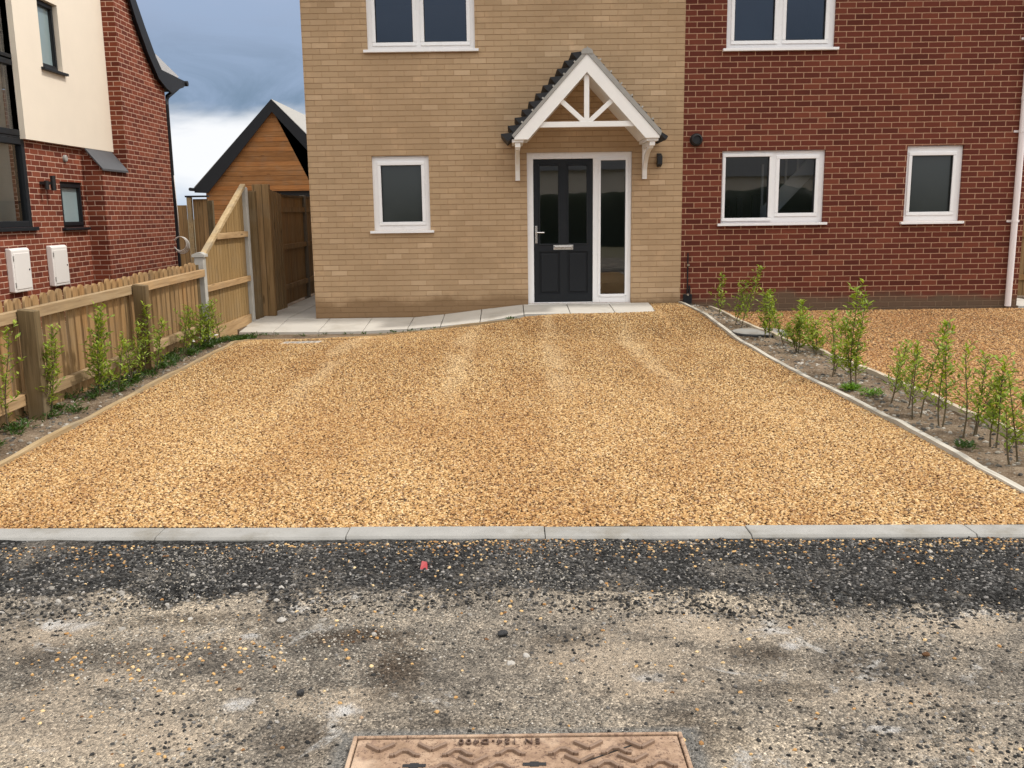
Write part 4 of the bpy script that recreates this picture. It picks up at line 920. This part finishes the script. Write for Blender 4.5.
sf = thing('side_fence', 'tall brown fence in the shade along the far side of the passage', 'fence', (-6.1, 4, 0))
for k, (a, b) in enumerate(((1.72,3.58),(3.68,5.5),(5.6,7.5))):
    q = MB(); q.box(-6.12,-6.10,a,b,.02,1.75); q.build('boards', M['dark_boards'], sf)
    for z in (.30,.95,1.30 if False else 1.55): q = MB(); q.box(-6.10,-6.06,a,b,z-.04,z+.04); q.build('rail', M['dark_boards'], sf)
    q = MB(); q.box(-6.13,-6.07,a,b,1.751,1.785); q.build('capping', M['post_wood'], sf)
for y in (1.67,3.63,5.55,7.55): q = MB(); q.box(-6.15,-6.05,y-.045,y+.045,-.1,1.80); q.build('concrete_post', M['dark_concrete'], sf, bevel=.006)

bf = thing('rear_fence', 'tall boarded fence with a framed end seen between the left house and the garage', 'fence', (-10, 9, 0))
q = MB(); q.box(-13.0,-10.02,9.0,9.03,0,1.72); q.build('boards', M['dark_boards_x'], bf)
q = MB(); q.box(-9.88,-9.52,9.06,9.09,0,1.86); q.build('boards', M['dark_boards_x'], bf)
q = MB(); q.box(-10.0,-9.90,8.98,9.1,-.05,1.90); q.build('post', M['edge_wood_y'], bf, bevel=.005)
q = MB(); q.box(-9.52,-9.40,8.98,9.1,-.05,1.82); q.build('post', M['post_wood'], bf, bevel=.005)
q = MB(); q.box(-10.03,-9.5,8.97,9.12,1.901,1.94); q.build('capping', M['fascia'], bf)

ef = thing('end_fence', 'dark boarded fence beyond the right end of the red brick house', 'fence', (5.9, 2, 0))
q = MB(); q.box(4.86,7.5,2.0,2.025,0,1.85); q.build('boards', M['dark_boards_x'], ef)
for z in (.3,1.0,1.6): q = MB(); q.box(4.86,7.5,1.96,2.0-.001,z-.045,z+.045); q.build('rail', M['dark_boards_x'], ef)
for x in (5.0,6.85): q = MB(); q.box(x-.05,x+.05,1.90,1.958,-.05,1.88); q.build('post', M['post_wood'], ef)

# ------------------------------------------------------------------ covers and bits on the ground
mh = thing('manhole_cover', 'rusty iron manhole cover with raised chevrons in the near road surface', 'manhole cover', (-2.41, -11.07, -.03))
mx0, mx1, my1, my0 = -2.885, -1.935, -10.735, -11.40
zc = -.03
q = MB()
q.box(mx0,mx0+.012,my0,my1,zc-.06,zc+.004); q.box(mx1-.012,mx1,my0,my1,zc-.06,zc+.004); q.box(mx0+.012,mx1-.012,my1-.012,my1,zc-.06,zc+.004); q.box(mx0+.012,mx1-.012,my0,my0+.012,zc-.06,zc+.004)
q.build('frame', M['iron'], mh, bevel=.003)
q = MB(); q.box(mx0+.0155,mx1-.0155,my0+.0155,my1-.0155,zc-.05,zc)
lid = q.build('lid', M['iron'], mh, bevel=.003)
q = MB()
random.seed(5)
rows = 9
for r_ in range(rows):
    yy = my1 - .062 - .066*r_
    for c_ in range(7):
        xx = mx0+.085+.1475*c_ - (.03 if r_%2 else 0)
        vrow = [(xx, yy)]
        hit = lambda X, Y: abs(Y-(my1-.149)) < .032 and any(abs(X-k_) < .078 for k_ in (-2.695,-2.365))
        if not hit(xx,yy) and xx-.05 > mx0+.03 and xx+.05 < mx1-.03 and not (r_ == 0 and -2.62 < xx < -2.25):
            for s_ in (-1,1): q.bar((xx,yy-.018,zc+.004),(xx+s_*.040,yy+.014,zc+.004),.010,.012)
        xx2 = xx+.0737; yy2 = yy-.033
        if not hit(xx2,yy2) and xx2-.05 > mx0+.03 and xx2+.05 < mx1-.03 and yy2-.02 > my0+.03:
            for s_ in (-1,1):
                q.bar((xx2+s_*.010,yy2+.012,zc+.004),(xx2+s_*.030,yy2-.010,zc+.004),.010,.012); q.bar((xx2+s_*.030,yy2-.010,zc+.004),(xx2+s_*.043,yy2-.010,zc+.004),.009,.0118)
            q.bar((xx2-.011,yy2+.012,zc+.004),(xx2+.011,yy2+.012,zc+.004),.011,.0121)
q.build('chevrons', M['iron_worn'], lid, bevel=.002)
for kx in (-2.695,-2.365):
    q = MB(); q.box(kx-.032,kx+.032,my1-.155,my1-.141,zc-.002,zc+.0015); q.box(kx-.012,kx+.012,my1-.159,my1-.137,zc-.002,zc+.002); q.build('key_slot', M['black'], lid)
q = MB(); q.bar((-2.245,-10.885,zc+.0005),(-2.09,-10.80,zc+.0005),.004,.003); q.build('seam', M['black'], lid)
cu = bpy.data.curves.new('lettering', 'FONT'); cu.body = 'EN 124-D400'; cu.size = .033; cu.extrude = .0035; cu.align_x = 'CENTER'; cu.align_y = 'CENTER'; cu.space_character = 1.30
tmp = bpy.data.objects.new('tmp_text', cu); COL.objects.link(tmp); bpy.context.view_layer.update()
lm = bpy.data.meshes.new_from_object(tmp.evaluated_get(bpy.context.evaluated_depsgraph_get())); bpy.data.objects.remove(tmp)
lm.transform(Matrix.Translation((-2.462, my1-.040, zc+.0035)) @ Matrix.Rotation(math.pi, 4, 'Z')); 
lm.transform(Matrix.Translation(-Vector(mh.location))); lm.materials.clear(); lm.materials.append(M['iron_dark'])
lt = bpy.data.objects.new('lettering', lm); COL.objects.link(lt); lt.parent = lid; ORG[lt] = Vector(mh.location)

q = MB(); cz = .012
q.lathe([(.345,cz-.08),(.345,cz-.012),(.33,cz),(.30,cz),(.295,cz-.008),(.05,cz-.006)], (.56,-2.2,0), 'z', 40)
ch = thing('inspection_cover', 'round grey plastic inspection cover with a black rim in the right-hand bed', 'drain cover', (.56,-2.2,0))
q.build('rim', M['black'], ch)
q2 = MB(); q2.lathe([(.322,cz+.001),(.322,cz+.006),(.31,cz+.010),(.01,cz+.012)], (.56,-2.2,0), 'z', 40); q2.build('lid', M['cover_grey'], ch)

zq = float(hgt(-4.9,-2.35))
dc = thing('drain_cover', 'small pale drain cover half buried in the gravel near the passage', 'drain cover', (-4.87,-2.42,zq))
q = MB(); q.prism([(-5.10,-2.55),(-4.66,-2.52),(-4.65,-2.33),(-5.08,-2.36)], 'z', zq-.03, zq+.006); q.build('cover_plate', M['patch'], dc, bevel=.004)
q = MB()
for k in range(6): q.box(-5.05+.062*k,-5.015+.062*k,-2.50,-2.39,zq+.003,zq+.0085)
q.build('grating', M['cover_grey'], dc)

def lump(name, x, y, z, r, mat, label, cat, seed, flat=.65):
    import bmesh
    bm = bmesh.new(); bmesh.ops.create_icosphere(bm, subdivisions=3, radius=r); rs = np.random.RandomState(seed); k = rs.rand(3)*9
    for v in bm.verts:
        d = v.co.normalized(); n = math.sin(d.x*3.1+k[0])+math.sin(d.y*4.3+k[1])+math.sin(d.z*3.7+k[2])+.5*math.sin(d.x*9+d.y*7+k[0])
        v.co *= 1+.10*n; v.co.z *= flat
    me = bpy.data.meshes.new(name); bm.to_mesh(me); bm.free(); me.materials.append(mat)
    o = bpy.data.objects.new(name, me); o.location = (x,y,z); o.rotation_euler = (0,0,k[0]); COL.objects.link(o); return tag(o, label, cat)
lump('tarmac_lump', -2.46,-10.07,-.035,.018, M['lump'], 'black tarmac lump alone on the grey road, right of the dark oily streak', 'stone', 1)
lump('tarmac_lump', -3.10,-10.47,-.035,.013, M['lump'], 'black tarmac lump on the road, left of the dark oily streak', 'stone', 2)
lump('tarmac_lump', -1.63,-9.42,-.02,.024, M['lump'], 'dark stone lying near the kerb on the fresh tarmac strip, right half', 'stone', 4)
lump('pale_stone', -3.29,-9.93,-.035,.016, M['rubble'], 'cream coloured stone on the road between the tarmac strip and the oily patch', 'stone', 5)
lump('brick_chip', -1.02,-10.27,-.035,.012, M['gravel_stone'], 'small orange-brown stone on the grey road at the right', 'stone', 6)
q = MB(); zz = -.02; q.add([(-2.812,-9.485,zz),(-2.780,-9.49,zz),(-2.785,-9.455,zz+.022),(-2.806,-9.455,zz+.026),(-2.81,-9.43,zz),(-2.783,-9.44,zz)], [(0,1,2,3),(0,3,4),(1,5,2),(3,2,5,4)])
tag(q.build('plastic_scrap', M['red_plastic']), 'small red plastic scrap lying on the dark tarmac strip', 'litter')

# ------------------------------------------------------------------ plants
def leaf(m, p, d, up, L, W):
    d = d.normalized(); s = d.cross(up); 
    if s.length < 1e-3: s = d.cross(Vector((1,0,0)))
    s.normalize(); n = s.cross(d)
    a = p; b = p+d*L*.45+s*W*.5+n*L*.06; t = p+d*L-n*L*.10; c = p+d*L*.45-s*W*.5+n*L*.06; mid = p+d*L*.5-n*L*.03
    m.add([a,b,t,c,mid], [(0,4,1),(1,4,2),(2,4,3),(3,4,0)])
def shrub(x, y, z, h, nst, label, seed, group, lean=(0,0), dens=1.0, spread=.05, bare_to=.25, lsize=1.0):
    rs = random.Random(seed)
    h *= 1.06; t = thing('hedge_plant', label, 'hedge plant', (x,y,z), group)
    sm, lm_ = MB(), MB()
    vig = rs.uniform(.75,1.3); lsize *= rs.uniform(.85,1.2); nst += (rs.random() < .45)
    for k in range(nst):
        hh = h*(1 if k == 0 else rs.uniform(.62,.95)); ang = rs.uniform(0,6.28); sp_ = spread*(0 if nst == 1 else rs.uniform(.5,1.3))
        base = Vector((x+sp_*math.cos(ang), y+sp_*math.sin(ang), z-.03))
        top = base + Vector((lean[0]*hh+rs.uniform(-.10,.10), lean[1]*hh+rs.uniform(-.09,.09), hh))
        path = []; w1, w2 = rs.uniform(-.03,.03), rs.uniform(-.03,.03)
        for i in range(9):
            f = i/8; path.append(base.lerp(top, f)+Vector((w1*math.sin(f*5), w2*math.sin(f*4+1), 0))*hh)
        sm.tube(path, [.0065-.0048*i/8 for i in range(9)], 5)
        ntw = int(hh*46*dens*vig)
        for j in range(ntw):
            f = bare_to + (1-bare_to)*((j+rs.random())/ntw)**.9
            i = min(7, int(f*8)); p = path[i].lerp(path[i+1], f*8-i)
            a = j*2.4+rs.uniform(-.5,.5); L = rs.uniform(.04,.16)*(1.25-.75*f)*(1.5 if rs.random()<.15 else 1)
            d = Vector((math.cos(a), math.sin(a), rs.uniform(.5,1.3))).normalized()
            e = p+d*L; sm.tube([p,e], [.0022,.0012], 3, cap=False)
            for q in range(max(3,int(L*62))):
                g_ = (q+.6)/max(3,int(L*62)); b = p.lerp(e, g_)
                a2 = rs.uniform(0,6.28); dd = (d*.7+Vector((math.cos(a2),math.sin(a2),rs.uniform(-.2,.6)))).normalized()
                leaf(lm_, b, dd, Vector((rs.uniform(-.5,.5),rs.uniform(-.5,.5),1)), rs.uniform(.028,.055)*lsize, rs.uniform(.013,.022)*lsize)
        for q in range(7):
            a2 = rs.uniform(0,6.28); leaf(lm_, top-Vector((0,0,.012*q)), Vector((math.cos(a2),math.sin(a2),rs.uniform(.5,1.6))), Vector((0,0,1)), rs.uniform(.03,.045)*lsize, rs.uniform(.010,.015)*lsize)
    sm.build('stem', M['stem'], t, fix=False); lm_.build('foliage', M['leaf'], t, fix=False)
    return t
GR, GL = 'young hedge plants in the right-hand bed', 'young hedge plants along the picket fence'
right = [(.30,-1.12,.52,1,(0,0),'thin dark hedge plant nearest the red wall, beside the supply pipe'),
 (.39,-1.80,.70,2,(.22,0),'leafy hedge plant leaning right, just left of the round inspection cover'),
 (.57,-2.55,.54,2,(.05,0),'sparse hedge plant rising directly in front of the round inspection cover'),
 (.62,-3.00,.56,1,(-.30,0),'thin hedge plant leaning left at the far edging board, behind the bushy low one'),
 (.80,-3.15,.46,1,(.0,0),'slight hedge plant standing right at the start of the visible far edging board'),
 (.55,-3.55,.40,3,(-.1,0),'low bushy hedge plant with pale lower leaves, third group from the house'),
 (.66,-3.75,.34,1,(.3,0),'tiny twiggy hedge plant leaning over the far edging board'),
 (.50,-4.95,.56,2,(0,0),'slim hedge plant immediately left of the tallest one in the right-hand bed'),
 (.53,-5.38,.80,3,(.05,0),'tallest and densest hedge plant in the right-hand bed, with a green tuft at its foot'),
 (.51,-6.15,.44,2,(0,0),'dark green two-stemmed hedge plant, first one nearer than the tallest'),
 (.60,-6.30,.40,1,(.05,0),'short single-stemmed hedge plant close behind the dark green two-stemmed one'),
 (.47,-6.68,.54,1,(.05,0),'upright hedge plant left of the one with the spreading crown'),
 (.54,-6.64,.66,1,(.12,0),'hedge plant with a spreading star-like crown, midway along the near half of the bed'),
 (.48,-7.02,.58,2,(.15,0),'airy hedge plant leaning right with two bare lower stems'),
 (.52,-7.33,.60,1,(-.1,0),'straight hedge plant with leafy head and bare stem, fourth from the picture edge at right'),
 (.59,-7.28,.50,1,(.05,0),'thin short hedge plant, third from the right edge of the picture'),
 (.57,-7.55,.54,2,(-.06,0),'full double-stemmed hedge plant, second from the right edge of the picture'),
 (.53,-7.97,.52,2,(-.02,0),'hedge plant cut by the right edge of the picture')]
for i, (x, y, h_, ns, ln, lb) in enumerate(right):
    shrub(x, y, float(soil_right(np.array(x), np.array(y))), h_, ns, lb, 100+i, GR, ln, dens=1.0 if i < 9 else .95, bare_to=.12 if i < 9 else .22, lsize=1.3 if i < 9 else 1.12)
left = [(-6.0,-6.75,.72,1,(0,0),'tall thin hedge plant at the far left of the picture, before the first fence post'),
 (-5.93,-6.33,.66,3,(.08,0),'bushy yellow-green hedge plant in front of the nearest fence post'),
 (-5.90,-5.60,.70,2,(0,0),'tall feathery hedge plant midway between the two fence posts'),
 (-5.80,-5.42,.42,1,(.1,0),'small pale hedge plant right of the tall feathery one'),
 (-5.88,-4.82,.50,3,(.1,0),'dense dark hedge plant left of the second fence post'),
 (-5.86,-4.45,.62,2,(.1,0),'hedge plant partly covering the second fence post'),
 (-5.95,-3.35,.52,2,(.0,0),'bright hedge plant in front of the last picket bay, left one'),
 (-5.93,-2.95,.50,2,(.1,0),'hedge plant in front of the last picket bay, middle one'),
 (-5.92,-2.55,.48,2,(.0,0),'hedge plant in front of the last picket bay, next to the short concrete post'),
 (-5.90,-2.20,.50,2,(.0,0),'hedge plant standing against the short concrete post')]
for i, (x, y, h_, ns, ln, lb) in enumerate(left):
    shrub(x, y, float(soil_left(np.array(x), np.array(y))), h_, ns, lb, 200+i, GL, ln, dens=1.0, bare_to=.15, lsize=1.15)

def weeds(name, spots, mat, seed, blade=(.03,.08)):
    rs = random.Random(seed); m = MB()
    for x, y, z, r_, n in spots:
        for k in range(n):
            a = rs.uniform(0,6.28); rr = r_*math.sqrt(rs.random()); p = Vector((x+rr*math.cos(a), y+rr*math.sin(a), z+rs.uniform(-.01,.03)*min(1,r_/.1)))
            a2 = rs.uniform(0,6.28); leaf(m, p, Vector((math.cos(a2),math.sin(a2),rs.uniform(.2,1.4))), Vector((0,0,1)), rs.uniform(*blade), rs.uniform(.010,.024))
    return m.build(name, mat, fix=False)
rs = random.Random(4); spots = []
for k in range(120):
    y = rs.uniform(-4.3,-1.0); x = rs.uniform(-6.2, -5.85+.0*y) if y < -2.1 else rs.uniform(-6.05,-5.74)
    spots.append((x, y, float(soil_left(np.array(x),np.array(y)))+.01, rs.uniform(.03,.10), rs.randint(12,34)))
for k in range(120):
    y = rs.uniform(-8.0,-4.3); x = rs.uniform(-6.2,-5.75); spots.append((x, y, float(soil_left(np.array(x),np.array(y)))+.01, rs.uniform(.02,.09), rs.randint(5,22)))
tag(weeds('weeds', spots, M['weed'], 9), kind='stuff')
spots = []
for k in range(46):
    x = rs.uniform(-6.2,-2.3); y = -.93-rs.uniform(0,.16)*(1 if x > -3.4 else 1.6); spots.append((x,y,float(pave_z(x,-.9))-.03,rs.uniform(.01,.05),rs.randint(2,9)))
spots.append((-2.42,-1.0,.06,.06,40))
tag(weeds('weeds', spots, M['weed'], 10, (.025,.06)), kind='stuff')
fl = MB()
for x, y in ((-5.98,-2.62),(-5.95,-3.0),(-5.90,-2.4)):
    for k in range(2): fl.lathe([(.012,0),(.016,.006),(.004,.012)], (x+rs.uniform(-.05,.05),y+rs.uniform(-.05,.05),.06+rs.uniform(0,.05)), 'z', 8)
tag(fl.build('weed_flowers', M['petal']), kind='stuff')
for i, (x, y, r_, n, lb) in enumerate([(.40,-5.66,.06,150,'bright green weed tuft at the foot of the tallest right-hand hedge plant'),(.45,-5.95,.09,90,'flat spreading weed just nearer than the bright green tuft'),(.40,-7.60,.06,60,'small weed on bare soil near the right edge of the picture')]):
    o = weeds('weed_tuft', [(x,y,float(soil_right(np.array(x),np.array(y)))+.01,r_,n)], M['tuft'] if i < 2 else M['weed'], 40+i, (.03,.085) if i == 0 else (.03,.06)); tag(o, lb, 'weed')

# ------------------------------------------------------------------ houses across the street (seen mirrored in the panes)
def across(x0, x1, y, h, ridge, matw, label):
    t = thing('street_house', label, 'house', ((x0+x1)/2, y, 0))
    q = MB(); q.box(x0,x1,y-8,y,-.2,h); q.build('wall', matw, t)
    q = MB(); q.prism([(y-8.3,h),(y+.3,h),(y-4,ridge)], 'x', x0-.2, x1+.2); q.build('roof', M['slate'], t)
across(-2.6, 8.5, -42, 3.8, 6.8, M['render'], 'cream house across the street, seen only as a reflection in the door glass')
across(10, 18, -44, 3.4, 6.0, M['render'], 'low cream house across the street, seen only as a reflection in the right-hand windows')

me, co_ = grid_mesh(np.linspace(-14, 22, 180), np.linspace(0, 1, 16), lambda a, b: a*0)
hx, hv = co_[:,0], co_[:,1]; ha = hv*math.pi; hr = 1 + (fbm(hx*.9, hv*5)-.5)*.16 + (fbm(hx*6+3, hv*16)-.5)*.10
hz_ = np.sin(ha)*2.25*hr*(.85+.3*fbm(hx*.4+7, hx*0)); hy = -30 - np.cos(ha)*.8*hr
me.vertices.foreach_set('co', np.stack([hx,hy,np.where((hv<.01)|(hv>.99),-.2,hz_)],-1).ravel().astype(np.float32)); me.update()
mesh_obj('hedge', me, M['treeleaf'], label='long dark green hedge across the street, seen only as a reflection in the panes', cat='hedge')

# ------------------------------------------------------------------ sky, sun, camera
w = bpy.data.worlds.new('World'); scene.world = w; w.use_nodes = True
nt = w.node_tree; bg = nt.nodes['Background']
T = NT.__new__(NT); T.t = nt
SUN_EL, SUN_AZ = 56.0, 92.0      # azimuth clockwise from north (+Y): 90 = from +X
sky = nt.nodes.new('ShaderNodeTexSky'); sky.sky_type = 'NISHITA'; sky.sun_disc = False; sky.sun_elevation = R(SUN_EL); sky.sun_rotation = R(SUN_AZ); sky.dust_density = 1.5
tc = nt.nodes.new('ShaderNodeTexCoord'); dirv = tc.outputs['Generated']
x, y, z = T.sep(dirv)
zc_ = T.math('ADD', T.math('MAXIMUM', z, 0.0), .12)
flat = T.comb(T.math('DIVIDE', x, zc_), T.math('DIVIDE', y, zc_), 0.0)
n1 = T.noise(flat, .55, 7, .55, .3); n2 = T.noise(T.scalev(dirv, (1,1,3.5)), 3.2, 6, .55, .2); n3 = T.noise(T.scalev(dirv,(1,1,2.6)), 6.0, 7, .62, .6)
el = T.math('ADD', z, T.math('MULTIPLY', T.math('SUBTRACT', n2, .5), .10))
sk = T.n('ShaderNodeVectorMath', operation='SCALE'); T.l(sky.outputs[0], sk.inputs[0]); sk.inputs['Scale'].default_value = 1.0
# colours are in sky units, before the background strength of 0.1
haze = (3.7,4.4,5.3); white = (6.5,6.6,6.75)
slate = T.mix(T.smooth(z, .10, .24), (1.35,1.95,2.75), (2.75,3.35,4.6)); slate = T.mix(T.math('MULTIPLY', T.smooth(n3,.40,.62), .7), slate, (2.3,3.0,4.2))
c = T.mix(T.smooth(el, .015, .05), haze, white); c = T.mix(T.smooth(el, .080, .104), c, slate)
# overhead: broken bright cloud over blue
over = T.mix(T.smooth(n1, .36, .60), sk.outputs[0], (14.0,13.4,12.4))
c = T.mix(T.smooth(z, .26, .48), c, over)
# unseen bright cloud banks added at both sides to brighten the facade
side = T.math('MULTIPLY', T.smooth(T.math('ABSOLUTE', x), .48, .72), T.smooth(z, .02, .16))
c = T.mix(T.math('MULTIPLY', side, T.smooth(n2, .25, .55)), c, (13.0,12.5,11.7))
nt.links.new(c, bg.inputs[0]); bg.inputs[1].default_value = .15

sd = bpy.data.lights.new('sun', 'SUN'); sd.energy = 2.6; sd.angle = R(3.0); sd.color = (1.0,.95,.87)
so = bpy.data.objects.new('sun', sd); COL.objects.link(so)
dirs = Vector((math.sin(R(SUN_AZ))*math.cos(R(SUN_EL)), math.cos(R(SUN_AZ))*math.cos(R(SUN_EL)), math.sin(R(SUN_EL))))
so.rotation_euler = dirs.to_track_quat('Z', 'Y').to_euler(); so.location = dirs*30

F_, p_, y_, r_, cx_, D_, h_ = 925, 0.18377037247449104, 3.317849693608723e-05, -0.013653131663279102, -2.4124527997998593, 13.184955308863746, 1.458986178838323
fw = Vector((-math.sin(y_)*math.cos(p_), math.cos(y_)*math.cos(p_), -math.sin(p_))); ri = Vector((math.cos(y_), math.sin(y_), 0)); up = ri.cross(fw)
r2 = ri*math.cos(r_)+up*math.sin(r_); u2 = -ri*math.sin(r_)+up*math.cos(r_)
cd = bpy.data.cameras.new('camera'); co = bpy.data.objects.new('camera', cd); COL.objects.link(co)
cd.sensor_width = 36; cd.lens = F_/1024*36; cd.clip_end = 2000; cd.clip_start = .05
co.matrix_world = Matrix(((r2.x,u2.x,-fw.x,cx_),(r2.y,u2.y,-fw.y,-D_),(r2.z,u2.z,-fw.z,h_),(0,0,0,1)))
scene.camera = co
scene.view_settings.view_transform = 'Standard'; scene.view_settings.look = 'None'; scene.view_settings.exposure = 0
scene.render.engine = 'CYCLES'
